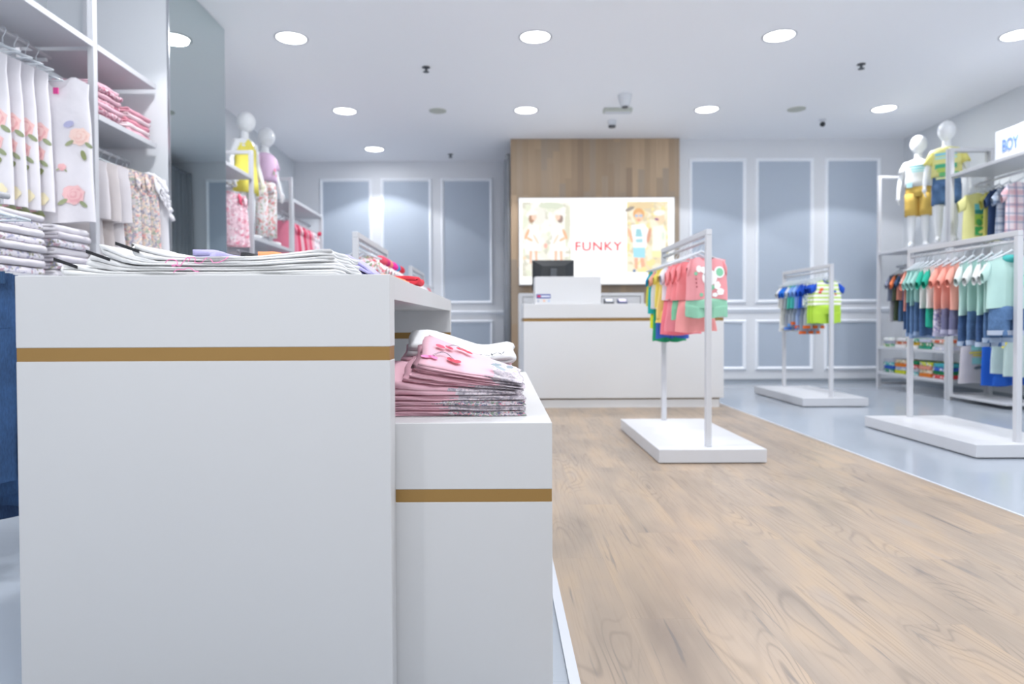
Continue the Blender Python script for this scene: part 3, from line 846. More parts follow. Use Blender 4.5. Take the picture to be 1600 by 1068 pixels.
g.top(W=.13, L=.36, col='E9E9F0', sleeve='puff', sl=.075, sang=48, sw=.055); g.bottom(W=.12, z0=-.34, L=.27, kind='skirt', col='EC8390', flare=1.3, d=.04)
g = Garment('toddler_dress', (X1, 5.02, RZ), .20, 'yellow tiered dress with puff sleeves, in the middle of its stand', 'dress', G1)
g.top(W=.12, L=.50, col='F5E08A', sleeve='puff', sl=.07, sang=50, sw=.05, flare=1.35, wave=.02, name='dress_body'); g.bottom(W=.13, z0=-.42, L=.10, kind='skirt', col='F3DB78', flare=1.25, d=.045, name='lower_tier')
g = Garment('toddler_outfit', (X1, 5.13, RZ), .16, 'yellow top over blue shorts, behind the yellow tiered dress', 'outfit', G1)
g.top(W=.13, L=.42, col='F0DE70', sleeve='short', sl=.07, sang=52, sw=.05); g.bottom(W=.12, z0=-.40, L=.24, col='3E63B8', d=.03)
g = Garment('toddler_outfit', (X1, 5.222, RZ), .10, 'white tee with peach sleeves and black letters over green trousers', 'outfit', G1, sp=.08)
g.top(W=.135, L=.42, col='E4E5EA', sleeve='short', sl=.085, sang=52, sw=.052, scol='F2B09C'); g.decal([('rect', -.085, -.22 - .03 * k, .014, .008, '4A4D55') for k in range(5)], 'lettering'); g.bottom(W=.12, z0=-.40, L=.27, col='2E9E6E', d=.03)
g = Garment('toddler_outfit', (X1, 5.292, RZ), .06, 'teal top with turquoise stripe over yellow-green shorts, second from the far end', 'outfit', G1, sp=.07)
g.top(W=.14, L=.46, col='2FB0AE', sleeve='short', sl=.07, sang=60, sw=.05, scol='25B5A8'); g.bottom(W=.115, z0=-.42, L=.15, col='D6DE2E', d=.03)
g = Garment('toddler_outfit', (X1, 5.350, RZ), .02, 'yellow and turquoise outfit with blue sleeve, at the far end of its stand', 'outfit', G1, sp=.045)
g.top(W=.14, L=.40, col='E4D94A', sleeve='short', sl=.075, sang=60, sw=.05, scol='1D92C4'); g.bottom(W=.11, z0=-.38, L=.18, col='E2E05A', d=.03)

# ---------------------------------------------------------------- grey-tile stand (lime and blue)
G2 = 'outfits on the grey-tile clothes stand'; X2 = 3.375
lime_s = pattern('lime_stripe', 'F0F2EC', ['C4E070'], 150, .42, 'stripes')
def limeset(y, rz, lab, blue, dx=0):
    g = Garment('baby_outfit', (X2, y, RZ), rz, lab, 'outfit', G2)
    g.top(W=.135, L=.36, col=lime_s, sleeve='short', sl=.085, sang=35, sw=.05, scol=blue, trimcol='2347A8', neck=.045)
    g.decal([('disc', -.07, -.20, .022, .016, 'E8703A', .5, 4), ('disc', -.085, -.23, .018, .012, 'D84A60', .2, 5), ('disc', .07, -.22, .012, .014, '3A66C0'), ('disc', .075, -.25, .010, .010, 'D84A60')])
    g.bottom(W=.14, z0=-.345, L=.20, col='B4DA4E', d=.034, flare=1.0)
limeset(7.03, .03, 'lime romper set with striped top and blue sleeves, at the near end', '2A56C0', .01)
limeset(7.13, .22, 'lime striped set with blue sleeves, tucked behind the first lime set', '2450B8', -.01)
limeset(7.22, .35, 'lime set with rolled blue sleeve, third from the near end of its stand', '2048B0', -.02)
dots = pattern('navy_dots', 'EEF0F2', ['3A5AA0', '5A8AC8'], 60, .55)
specs = [(7.32, dots, 'B9C2CC', '1E48B0', .24, 'E06A2C', 'white dotted top, royal blue sleeves, orange cuffs'),
         (7.42, '2E5CC4', '8C98A8', '2C5CC8', .30, 'E06A2C', 'royal blue outfit with grey leggings and orange cuffs'),
         (7.52, '8AAEE0', '9AB0D6', '8EB2E6', .24, 'D4622E', 'pale blue outfit with long grey-blue leggings, mid-stand'),
         (7.62, '54C2B4', '9AA6B4', '7FA6E0', .20, 'E06A2C', 'teal outfit with light blue sleeves and orange cuffs'),
         (7.71, '58C4B0', 'A6AEBA', 'DDE2EE', .22, '6AA0E0', 'teal outfit with white sleeves and grey leggings'),
         (7.80, 'A8AEB8', '9AA2AE', '2C74D8', .26, '5A8ADA', 'grey outfit with bright blue sleeves'),
         (7.88, 'E6E6E0', 'C2C6C4', '2C74D8', .24, 'EDEDE8', 'cream outfit with one blue sleeve, second from the far end of its stand'),
         (7.95, 'EEEDE8', 'E8E8E2', 'EFEEE8', .28, 'F2F2EE', 'all-cream outfit with dotted leggings, at the far end of its stand')]
for k, (y, c, b, s_, L, cuff, lab) in enumerate(specs):
    g = Garment('baby_outfit', (X2, y, RZ), .30, lab, 'outfit', G2, sp=.075)
    g.top(W=.14, L=.38, col=c, sleeve='short', sl=.10, sang=48, sw=.058, scol=s_)
    g.bottom(W=.11, z0=-.36, L=L, kind='pants', col=b, d=.028, cuff=cuff, gap=.01)

# ---------------------------------------------------------------- long stand beside the boys wall
G3 = 'outfits on the stand beside the boys wall'; X3 = 3.32
dn = denim('4A6A92'); dn2 = denim('36547E'); dn3 = denim('5C7CA4')
plum = pattern('plum_stripe', '7C7E9C', ['6A6C8C'], 160, .5, 'vstripes')
greyp = pattern('grey_purple_print', 'C8C4D0', ['7A76A0', '9A96B8'], 50, .6)
row3 = [  # y, shirt, sleeves, bottoms, top length, bottom length, cuff, long?, description
    (4.43, 'BCDFD8', 'BCDFD8', dn, .40, .20, 'B4C0D2', 'mint tee with wide teal collar over denim shorts, at the near end'),
    (4.52, 'BADED7', 'EFF2F2', dn, .43, .22, '9FB0C6', 'mint tee with white sleeves over denim shorts, second from the near end'),
    (4.61, 'B6DCD4', 'EFF2F2', dn2, .44, .24, 'A9B7CA', 'mint tee with white sleeves over dark denim shorts'),
    (4.70, 'B9DED6', 'EFF2F2', dn, .42, .25, 'A4B4CA', 'mint shirt with white sleeve over long denim shorts, fourth from the near end'),
    (4.79, 'C2E2DC', 'E6F1EF', dn2, .44, .24, 'A4B4CA', 'pale mint shirt with off-white sleeve, beside the coral tops'),
    (4.88, 'EDAA9C', 'EFAA9C', plum, .40, .20, 'AFAEC4', 'coral top with long tails over plum trousers, nearest coral piece'),
    (4.97, 'EEAFA2', 'EFAA9C', plum, .40, .20, 'AFAEC4', 'coral top over plum shorts, second coral piece from the near end'),
    (5.06, 'EDAA9C', 'EDA698', greyp, .40, .22, 'AFAEC4', 'coral top over grey patterned trousers, third coral piece'),
    (5.15, 'EDEDEA', '2FAE96', '2FAA90', .38, .18, None, 'white and emerald outfit with green sleeves, in the middle'),
    (5.23, 'E9EBEA', '35B29A', dn2, .38, .24, None, 'emerald-sleeved white top over dark denim'),
    (5.295, 'AEDAD4', 'AAD8D2', dn, .34, .28, '8FA4C2', 'aqua top over long denim trousers, beside the emerald outfit'),
    (5.352, 'B0DCD6', 'AAD8D2', dn3, .36, .28, '8FA4C2', 'aqua short-sleeved top over mid-blue denim'),
    (5.400, 'ABD8D2', 'A6D6D0', dn, .34, .29, '8FA4C2', 'aqua top over denim, last aqua piece before the coral ones'),
    (5.435, 'F2A090', 'F4A08E', dn2, .40, .18, None, 'deep coral top at the far end, beside the post')]
for k, (y, c, s_, b, L, L2, cuff, lab) in enumerate(row3):
    rz = .04 if k == 0 else (.30 if k == 1 else .42)
    g = Garment('boys_outfit', (X3, y, RZ), rz, lab, 'outfit', G3, sp=(row3[k + 1][0] - y if k < 12 else .032) if k != 1 else .07)
    g.top(W=.165 if k == 0 else .15, L=L + .04, col=c, sleeve='short', sl=.10 if k == 0 else .12, sang=55, sw=.062, scol=s_ if s_ != c else None, d=.026, flare=1.02, wave=.014)
    if k == 0:
        g.decal([('rect', .055, -.26, .028, .032, '98D3C1'), ('rect', .055, -.229, .028, .004, '7DBEAB')], 'chest_pocket')
        MB().ellipsoid((0, .004, -.118), (.07, .03, .028), 16).build('collar', cloth('4FB3B0'), g.last, smooth=True)
    g.bottom(W=.14, z0=-(L + .01), L=L2, kind='shorts' if L2 < .25 else 'pants', col=b, d=.034, cuff=cuff, flare=1.02)

# ---------------------------------------------------------------- stands behind the tall table
redflo = pattern('red_floral', 'F3F0F1', ['D95B70', 'E8A0A8', '8FA07A'], 38, .5)
G4 = 'baby clothes on the stand behind the tall table'; X4 = -.90
for k in range(9):
    y = 4.42 + k * .115
    lab = ['white and red floral baby romper beside the near post', 'red and white floral baby romper with crossed straps, second from the near post', 'floral baby dress with a deep pink collar bow, third from the near post',
           'white baby romper with coral spots, fourth from the near post', 'white baby dress with red floral skirt, in the middle of the row', 'magenta-bowed white baby dress, three from the far post side',
           'white baby dress with turquoise bow, beside the magenta-bowed one', 'cream baby romper with green leaf print, next to the turquoise bow', 'white baby dress with scarlet bow, at the far end of the row'][k]
    bow = [None, 'D9566C', 'C93A78', 'EE8C86', None, 'E93BA0', '2FA3D6', None, 'D03A48'][k]
    g = Garment('baby_dress', (X4, y, RZ), -.18, lab, 'baby clothes', G4, sp=.105, drop=.078)
    g.top(W=.14, L=.28, col=redflo if k % 2 == 0 or k == 1 else 'F2F1F3', sleeve='frill', sl=.09, sang=45, sw=.045, scol='F4F3F5' if k % 2 else None, name='bodice')
    g.bottom(W=.13, z0=-.27, L=.20, kind='skirt', col=redflo if k not in (3, 8) else 'F0EEF0', flare=1.35, d=.04)
    if bow:
        mb = MB()
        bx_, bz_ = .115, -.115
        mb.ellipsoid((bx_ + .03, -.035, bz_ + .008), (.045, .016, .028), 12, Matrix.Rotation(.5, 3, 'Y')); mb.ellipsoid((bx_ - .03, -.035, bz_), (.04, .016, .026), 12, Matrix.Rotation(-.5, 3, 'Y')); mb.ellipsoid((bx_, -.042, bz_), (.012, .012, .014), 10)
        mb.tube([(bx_ - .002, -.036, bz_), (bx_ - .01, -.04, bz_ - .04), (bx_ - .025, -.038, bz_ - .07)], [.008, .012, .014], 8); mb.tube([(bx_ + .002, -.036, bz_), (bx_ + .015, -.04, bz_ - .04), (bx_ + .03, -.038, bz_ - .065)], [.008, .012, .014], 8)
        mb.build('bow', cloth(bow), g.last, smooth=True)
G5 = 'pale baby clothes on the corner stand'
for k in range(6):
    lab = ['white baby romper beside the near post of the corner stand', 'lilac-grey printed baby romper, second from the near post', 'white baby top with grey motif, third from the near post',
           'pale lilac baby dress, fourth from the near post', 'white baby dress with a scarlet bow at its shoulder', 'plain white baby dress at the far end of the corner stand'][k]
    g = Garment('baby_dress', (-.90, 7.02 + k * .18, RZ), -.2, lab, 'baby clothes', G5)
    c = ['F2F1F4', pattern('lilac_print', 'F0EEF4', ['B9B4CC', 'D8A8B4'], 40, .5), 'F1F1F3', 'E2DEEC', 'F3F1F3', 'EFEFF2'][k]
    g.top(W=.12, L=.34, col=c, sleeve='short', sl=.06, sang=50, sw=.045, name='bodice'); g.bottom(W=.12, z0=-.33, L=.16, kind='skirt', col=c, flare=1.3, d=.035)
    if k == 4:
        MB().ellipsoid((.11, -.03, -.17), (.05, .02, .03), 12, Matrix.Rotation(.9, 3, 'Y')).ellipsoid((.13, -.03, -.23), (.03, .018, .035), 12).build('bow', cloth('E0525E'), g.last, smooth=True)

# ---------------------------------------------------------------- denim stand beside the table
G6 = 'denim outfits on the stand beside the tall table'
for k, (y, L, dx, lab) in enumerate(((2.29, .70, .05, 'denim shirt and blue jeans outfit with shortest hem, nearest'), (2.37, .765, .01, 'blue jeans outfit with longer hem, second in the denim row'),
                                     (2.45, .825, -.03, 'jeans outfit hanging third in the denim row'), (2.53, .886, -.08, 'dark jeans outfit with longest legs, at the far end of the denim row'))):
    g = Garment('denim_outfit', (-1.92, y, RZ), 0, lab, 'outfit', G6, hw=.19, sp=.08)
    sm = denim('74A4CE') if k == 0 else 'E9ECF2'
    g.top(W=.19 if k == 0 else .15, L=.30, col=sm, off=dx - (.03 if k == 0 else .06), sleeve='short' if k == 0 else None, sl=.08, sang=60, sw=.07, scol=denim('86B4DA') if k == 0 else None, name='shirt')
    if k == 0:
        pass
    g.bottom(W=.19, off=dx + .05, z0=-.34 + .0, L=L, kind='pants', col=denim('21436C') if k != 3 else denim('1C3A62'), d=.035, flare=.92, wave=.012)
    MB().box(-.185 + dx + .05, .185 + dx + .05, -.034, -.026, -.375, -.335).build('waistband', denim('244870'), g.lastb)
    MB().lathe(0, 0, [(.011, 0), (.011, .006), (.002, .008)], 12).build('button', M['steel'], g.lastb, loc=(dx + .05, -.034, -.355), rot=(PI / 2, 0, 0))

# ================================================================ FOLDED CLOTHES
def folded(name, x0, x1, y0, y1, zb, h, layers, m, label, cat='folded clothes', group=None, m2=None, split=None, rag=.012, yw=.006, ny=9, seed=0, rot=0.0, hprof=None, hy=None, parent=None, flip=False):
    """a garment folded in zigzag layers, lying on the surface zb(x, y); hprof(x,y) scales its height"""
    rng = random.Random(seed * 77 + 5)
    t = h / layers; path = []
    dl = [rng.uniform(0, rag) for _ in range(layers + 1)]; dr = [rng.uniform(0, rag * .5) for _ in range(layers + 1)]
    nx = max(8, int((x1 - x0) / .022))
    for k in range(layers):
        zc = (k + .5) * t
        xa = x0 + dl[k // 2 * 1] + t / 2; xb = x1 - dr[(k + 1) // 2] - t / 2
        xs = [xa + (xb - xa) * i / nx for i in range(nx + 1)]
        if k % 2: xs = xs[::-1]
        path += [(x, zc) for x in xs]
        if k < layers - 1:
            ex = xs[-1]; sg = 1 if k % 2 == 0 else -1
            for a in (-.9, 0, .9): path.append((ex + sg * (t / 2) * math.cos(a), zc + t / 2 + t / 2 * math.sin(a)))
    if flip: path = [(x0 + x1 - x, zc_) for x, zc_ in path]
    n = len(path); half = t * .44
    L = []; Rr = []
    for i in range(n):
        a = path[max(i - 1, 0)]; b = path[min(i + 1, n - 1)]
        dx, dz = b[0] - a[0], b[1] - a[1]; q = math.hypot(dx, dz) or 1
        nx_, nz_ = -dz / q, dx / q
        L.append((path[i][0] + nx_ * half, path[i][1] + nz_ * half)); Rr.append((path[i][0] - nx_ * half, path[i][1] - nz_ * half))
    loop = L + Rr[::-1]
    ph = rng.uniform(0, 9)
    hp = hprof or (lambda x, y: 1.0)
    def mp(x, z, j):
        v = j / (ny - 1); y = y0 + (y1 - y0) * v
        lay = z / t
        yy = y + (yw * math.sin(x * 23 + ph + lay * 1.3) + yw * .6 * math.sin(x * 51 + lay * 2.1)) * (1 if j == 0 else (.6 if j == ny - 1 else 0))
        if j in (0, ny - 1): z = z  # keep
        soft = .0003 * math.sin(x * 60 + y * 40 + ph) + .0004 * math.sin(x * 27 - y * 31 + ph * 2)
        zz = zb(x, y) + z * hp(x, y) + (soft * min(1, z / h * 2) if z > t * .3 else 0) + .0004
        return (x + .004 * math.sin(y * 37 + ph + lay), yy, zz)
    verts = []; faces = []; mi = []
    N = len(loop)
    for j in range(ny):
        for (x, z) in loop: verts.append(mp(x, z, j))
    for j in range(ny - 1):
        for i in range(N):
            i2 = (i + 1) % N
            faces.append((j * N + i, (j + 1) * N + i, (j + 1) * N + i2, j * N + i2)); mi.append(1 if (m2 and loop[i][0] > split) else 0)
    for j, flip in ((0, False), (ny - 1, True)):
        for i in range(n - 1):
            a, b, c, d = j * N + i, j * N + i + 1, j * N + (N - 2 - i), j * N + (N - 1 - i)
            f = (a, b, c, d); faces.append(f[::-1] if flip else f); mi.append(1 if (m2 and loop[i][0] > split) else 0)
    mb = MB(); mb.v = verts; mb.f = faces; mb.mi = mi
    cx, cy = (x0 + x1) / 2, (y0 + y1) / 2
    o = mb.build(name, [m, m2] if m2 else m, parent, smooth=True, origin=None if parent else (cx, cy, zb(cx, cy)))
    if not parent: tag(o, label, cat, group)
    top = lambda x, y: zb(x, y) + h * 1.0 * hp(x, y) + .0027
    return o, top
def flat(z): return lambda x, y: z
wht = cloth('E9EAEB'); pnk = cloth('E6B8C6'); pnk2 = cloth('DFACBB')
grf = pattern('grey_sketch_floral', 'C4BEC6', ['A9A4AE', '8F8B96', 'CFC2C8', 'ABA3AE'], 70, .45)
multi = pattern('small_bright_floral', 'CFC7CE', ['9A93A0', 'D88A9A', '8FA090', '6B6F88'], 90, .5)

# ---- white tees on the tall table, front row
GW = 'white clothes folded on the tall table'
def dip(x, y):   # high at both ends, low in the middle
    u = (x + .937) / .6
    return .70 + .26 * math.exp(-((u - .93) / .16) ** 2) - .06 * math.exp(-((u - .6) / .2) ** 2)
def puffed(a):      # each tee bulges where it is folded over
    return lambda x, y: dip(x, y) + 1.55 * math.exp(-((x - a - .022) / .05) ** 2)
z = flat(TT + .0006)
spec = [(-.945, -.345, .0125, 2, 'white tee folded at the very bottom of the pile on the tall table'),
        (-.893, -.340, .0125, 2, 'white tee second from the bottom, with pink handwriting along its edge'),
        (-.862, -.342, .0120, 2, 'white tee third from the bottom in the pile on the tall table'),
        (-.800, -.348, .0130, 2, 'white tee lying on top of the pile on the tall table')]
for k, (a, b, h, n, lab) in enumerate(spec):
    o, z = folded('folded_tee', a, b, 1.475 + .004 * (k % 2), 1.76, z, h, n, wht, lab, 'folded clothes', GW, rag=.02, yw=.004, seed=k + 1, hprof=puffed(a), flip=True, ny=9)
    if k in (0, 1, 2):
        mb = MB(); xa = a + [-.010, .008, .040][k]; zc_ = z(a + .03, 1.48) - .002
        pts = [(xa + .050 * q, 1.4655 + .001 * q, zc_ + .008 * (1 - q) - .010 * q) for q in (0, .2, .45, .7, 1)]
        vs = []; 
        for p in pts: vs += [(p[0], p[1] + .0005, p[2] - .0035), (p[0], p[1] + .0005, p[2] + .0035), (p[0], p[1] + .003, p[2] + .0035), (p[0], p[1] + .003, p[2] - .0035)]
        fs = []
        for i in range(4):
            for q in range(4): fs.append((i * 4 + q, i * 4 + (q + 1) % 4, i * 4 + 4 + (q + 1) % 4, i * 4 + 4 + q))
        fs += [(0, 3, 2, 1), (16, 17, 18, 19)]
        mb.add(vs, fs); cc = o.location; ob = mb.build('neck_label', M['black'], o); ob.data.transform(Matrix.Translation(-Vector(cc))); ob['label'] = 'black neck label'
    if k == 1:
        # looping pink script
        mb = MB(); c = o.location; P = []
        def S(u, v): return (-.715 + u * .088 - c.x, 1.4655 - c.y, TT + .006 + v * .034 - c.z)
        strokes = [[(0, .62), (.06, .78), (.16, .84), (.27, .76), (.30, .58), (.22, .42), (.16, .46), (.24, .52), (.36, .42), (.42, .62), (.50, .85), (.56, .98), (.60, .88), (.56, .70)],
                   [(.20, .02), (.26, .16), (.34, .22), (.44, .20), (.54, .30), (.62, .28), (.70, .12), (.82, .06)],
                   [(.56, .92), (.66, .98), (.74, .86), (.72, .68), (.80, .60), (.90, .66), (.95, .82), (1.02, .92)]]
        def smooth_path(P_):
            out = []
            for i_ in range(len(P_) - 1):
                p0, p1, p2, p3 = P_[max(i_ - 1, 0)], P_[i_], P_[i_ + 1], P_[min(i_ + 2, len(P_) - 1)]
                for q_ in range(4):
                    t_ = q_ / 4
                    out.append(tuple(.5 * (2 * p1[e_] + (p2[e_] - p0[e_]) * t_ + (2 * p0[e_] - 5 * p1[e_] + 4 * p2[e_] - p3[e_]) * t_ ** 2 + (3 * p1[e_] - p0[e_] - 3 * p2[e_] + p3[e_]) * t_ ** 3) for e_ in (0, 1)))
            return out + [P_[-1]]
        for st in strokes: mb.tube([S(u, v) for u, v in smooth_path(st)], .0009, 6)
        mb.build('pink_script', mat('pink_ink', 'E77FB4', .7), o, smooth=True)
    if k == 3:
        mb = MB(); c = o.location
        mb.tube([(-.620 - c.x, 1.468 - c.y, TT + .036 - c.z), (-.612 - c.x, 1.467 - c.y, TT + .027 - c.z), (-.600 - c.x, 1.467 - c.y, TT + .028 - c.z), (-.588 - c.x, 1.468 - c.y, TT + .034 - c.z), (-.580 - c.x, 1.468 - c.y, TT + .040 - c.z)], .0009, 6)
        mb.build('pink_script', mat('pink_ink', 'E77FB4', .7), o, smooth=True)
tg = MB().lathe(0, 0, [(.0035, 0), (.0035, .003)], 12).build('security_button', M['black'], loc=(-.962, 1.50, TT + .0008)); tag(tg, 'tiny black security button lying beside the white tees', 'button')

# ---- rows behind on the tall table
lav = cloth('B9B5E2'); lav2 = cloth('AFABDC'); org = cloth('F89A6C'); org2 = cloth('F5874F')
def pile(x0, x1, y0, y1, base, items, group, prof=None, cat='folded clothes', name='folded_garment', rag=.02):
    z = flat(base + .0006)
    for k, (m, h, n, lab) in enumerate(items):
        jx = .012 * math.sin(k * 2.3 + x0 * 9)
        o, z = folded(name, x0 + jx, x1 + jx * .5, y0 + .004 * (k % 2), y1, z, h, n, m, lab, cat, group, seed=int(abs(x0 * 100)) + k, hprof=prof, rag=rag)
    return z
GT = 'coloured clothes folded on the tall table'
pile(-.86, -.785, 1.90, 2.12, TT, [(lav, .03, 2, 'lavender garment at the bottom of the pile behind the white tees'), (lav2, .03, 2, 'lavender garment in the middle of its pile behind the white tees'), (lav, .036, 2, 'crumpled lavender garment peeking above the white tees, beside the orange one')], GT)
pile(-.755, -.70, 1.93, 2.10, TT, [(wht, .04, 2, 'white garment below a black one behind the white tees'), (M['black'], .055, 2, 'black garment peeking between lavender and orange piles')], GT)
pile(-.70, -.615, 1.92, 2.12, TT, [(org2, .05, 2, 'orange garment lowest in the pile behind the white tees'), (org, .046, 2, 'bright orange garment peeking above the middle of the white tees')], GT)
pile(-.47, -.35, 1.85, 2.06, TT, [(wht, .018, 2, 'white garment under the two lavender ones near the table edge'), (lav, .022, 2, 'lavender garment in the middle near the table edge'), (lav2, .026, 2, 'rumpled lavender garment just past the end of the white tees')], GT,
     prof=lambda x, y: 1.15 - 1.1 * max(0, x + .41) / .1)
pile(-.41, -.315, 2.26, 2.44, TT, [(org2, .018, 2, 'orange garment under another orange one near the table edge'), (org, .028, 2, 'light orange garment sloping down over the table edge side')], GT, prof=lambda x, y: 1.2 - 6 * max(0, x + .38))
pile(-.40, -.30, 2.62, 2.80, TT, [(cloth('F0EEF0'), .035, 2, 'white garment folded near the far end of the tall table'), (cloth('D6404C'), .03, 2, 'small scarlet garment on the farthest pile of the tall table')], GT, prof=lambda x, y: 1.1 - 2.0 * max(0, x + .35))

# ---- pink dresses on the low table: front pile
GP = 'pink printed dresses folded on the low table'
def prof1(x, y):
    u = (x + .25) / .31
    k = .92 + .10 * min(1, max(0, (y - 1.62) / .2))
    return k * 1.0
def prof2(x, y):      # upper garments: thick towards the tall table, tilting up to the back
    u = max(0.0, min(1.0, (x + .27) / .33))
    v = min(1, max(0, (y - 1.62) / .16))
    return (1.66 - 1.42 * u ** .75) * (.62 + .58 * v)
z = flat(LT + .0006)
base_items = [(-.50, .064, .0105, 3, multi, 'lowest pink dress with bright floral skirt in the front pile'), (-.50, .060, .0105, 3, grf, 'pink dress with grey floral skirt, second from the bottom'),
              (-.50, .066, .0100, 3, multi, 'pink dress with small floral skirt, third from the bottom'), (-.50, .058, .0105, 3, grf, 'pink dress with grey sketched flowers, fourth from the bottom')]
for k, (a, b, h, n, m2, lab) in enumerate(base_items):
    o, z = folded('folded_dress', a, b, 1.625 + .003 * (k % 2), 1.95, z, h, n, pnk, lab, 'folded clothes', GP, m2=m2, split=[-.135, -.12, -.15, -.11][k], rag=.008, yw=.004, seed=20 + k, hprof=prof1)
up = [(-.30, .042, .032, 2, pnk, grf, -.115, 'thick pink dress with grey floral skirt, in the middle of the front pile'),
      (-.24, .058, .011, 2, pnk2, grf, -.06, 'pink dress with a dark trimmed hem, above the thick one'),
      (-.225, .062, .011, 3, pnk, grf, -.02, 'pink dress with floral lining, third from the top of the front pile'),
      (-.215, .060, .012, 3, pnk2, grf, -.03, 'pink dress with grey floral hem, second from the top of the front pile'),
      (-.205, .058, .018, 2, pnk, grf, -.03, 'pink dress with printed bows on top of the front pile')]
for k, (a, b, h, n, m, m2, sp, lab) in enumerate(up):
    o, z = folded('folded_dress', a, b, 1.628 + .004 * (k % 2), 1.93, z, h, n, m, lab, 'folded clothes', GP, m2=m2, split=sp, rag=.02, yw=.006, seed=40 + k, hprof=prof2, ny=13)
    z = (lambda f: (lambda x, y: f(x, y) + .0012))(z)
# printed bows on the top dress
def on_top(zf, shapes, parent, name):
    mb = MB(); mats = []; c = parent.location; lift = .0022
    for cx, cy, rx, ry, col, ang in shapes:
        m = mat('print_ink_' + col, col, .8)
        if m not in mats: mats.append(m)
        lift += .0003; n = 16; vs = [(cx - c.x, cy - c.y, zf(cx, cy) + lift - c.z)]
        for q in (.5, 1):
            for k in range(n):
                a = 2 * PI * k / n; dx, dy = rx * q * math.cos(a), ry * q * math.sin(a)
                X = cx + dx * math.cos(ang) - dy * math.sin(ang); Y = cy + dx * math.sin(ang) + dy * math.cos(ang)
                vs.append((X - c.x, Y - c.y, zf(X, Y) + lift - c.z))
        fs = []
        for k in range(n):
            k2 = (k + 1) % n; fs += [(0, 1 + k, 1 + k2), (1 + k, 1 + n + k, 1 + n + k2, 1 + k2)]
        mb.add(vs, fs, mats.index(m))
    return mb.build(name, mats, parent, smooth=True)
on_top(z, [(-.178, 1.655, .013, .007, 'E57FB2', .5), (-.160, 1.662, .011, .008, 'E57FB2', -.5), (-.169, 1.660, .004, .004, 'C94A86', 0), (-.150, 1.74, .012, .010, 'D84A66', .3), (-.128, 1.752, .011, .009, 'D84A66', -.5),
           (-.118, 1.672, .010, .013, 'D8485C', .5), (-.103, 1.668, .009, .013, 'D23A50', -.4), (-.098, 1.77, .014, .009, 'CC3448', .3), (-.080, 1.765, .012, .009, 'CC3448', -.4)] +
          [(-.160 + .045 * q, 1.668 + .030 * math.sin(q * PI) , .0035, .0025, '6E6A74', 0) for q in [i / 14 for i in range(15)]] + [(-.130 + .035 * q, 1.742 + .02 * math.sin(q * PI), .003, .0025, '6E6A74', 0) for q in [i / 12 for i in range(13)]] +
          [(.002, 1.665, .010, .022, '8E9AA0', .5), (-.008, 1.69, .009, .020, '7E8C94', -.6), (.026, 1.70, .008, .020, '7E8C94', -.2), (.036, 1.66, .010, .009, 'D8CF9A', .2)], o, 'bow_pattern')
# second pile behind
z = flat(LT + .0006)
def prof3(x, y):
    u = max(0.0, min(1.0, (x + .22) / .25)); v = min(1, max(0, (y - 2.0) / .14))
    return (1.10 - .30 * min(1, u * 1.6) + .06 * max(0, u - .75) / .25) * (.78 + .26 * v)
bi = [(.026, pnk, 'pink garment at the bottom of the rear pile'), (.026, cloth('E6E0E4'), 'pale grey garment, second from the bottom of the rear pile'), (.026, pnk2, 'pink garment in the middle of the rear pile'), (.026, wht, 'white garment below the pink lining in the rear pile'),
      (.022, cloth('EFC3CF'), 'pink garment with orange edge, just under the lettered white tee'), (.036, cloth('E0E1E3'), 'white tee with black lettering on top of the rear pile')]
for k, (h, m, lab) in enumerate(bi):
    o, z = folded('folded_garment', -.30, .034 + .006 * (k % 3), 2.0 + .004 * (k % 2), 2.28, z, h, 2, m, lab, 'folded clothes', GP, rag=.02, yw=.006, seed=60 + k, hprof=prof3, ny=11)
on_top(z, [(-.105, 2.012, .0022, .014, '3A3E46', .9), (-.098, 2.030, .0022, .012, '3A3E46', -.5), (-.085, 2.014, .0022, .014, '4A4E58', .3), (-.078, 2.028, .008, .0022, '4A4E58', .2), (-.062, 2.012, .0022, .015, '3A3E46', -.2),
           (-.054, 2.024, .007, .0022, '3A3E46', .5), (-.036, 2.014, .0022, .014, '4A4E58', .8), (-.022, 2.016, .0022, .013, '3A3E46', .1), (-.014, 2.022, .0022, .013, '3A3E46', -.6), (.002, 2.014, .0022, .014, '3A3E46', .4), (.012, 2.018, .0022, .012, '4A4E58', -.3)], o, 'lettering')

# ================================================================ WALL UNITS
def unit(name, xf, xb, ys, top, lab, zbot=0.0, skip_back=False):
    """open white steel frame: a pair of posts and cross bars at each y in ys, long bars between"""
    t = empty(name, (xf, ys[0], 0)); tag(t, lab, 'shelving unit'); dx = xb - xf; s = .02
    for y in ys:
        yy = y - ys[0]
        MB().box(-s, s, yy - s, yy + s, 0, top).build('post', M['metal'], t, bevel=.003)
        MB().box(dx - s, dx + s, yy - s, yy + s, 0, top).build('post', M['metal'], t, bevel=.003)
        lo, hi = min(0, dx) + s, max(0, dx) - s
        MB().box(lo, hi, yy - s * .8, yy + s * .8, top - .036, top - .002).build('cross_bar', M['metal'], t)
        MB().box(lo, hi, yy - s * .8, yy + s * .8, .04, .07).build('cross_bar', M['metal'], t)
    return t
def shelf(t, xf, xb, y0, y1, z, th=.035):
    ox, oy = t.location.x, t.location.y
    lo, hi = min(xf, xb), max(xf, xb)
    return MB().box(lo - ox, hi - ox, y0 - oy, y1 - oy, z - th, z).build('shelf', M['metal'], t, bevel=.002)
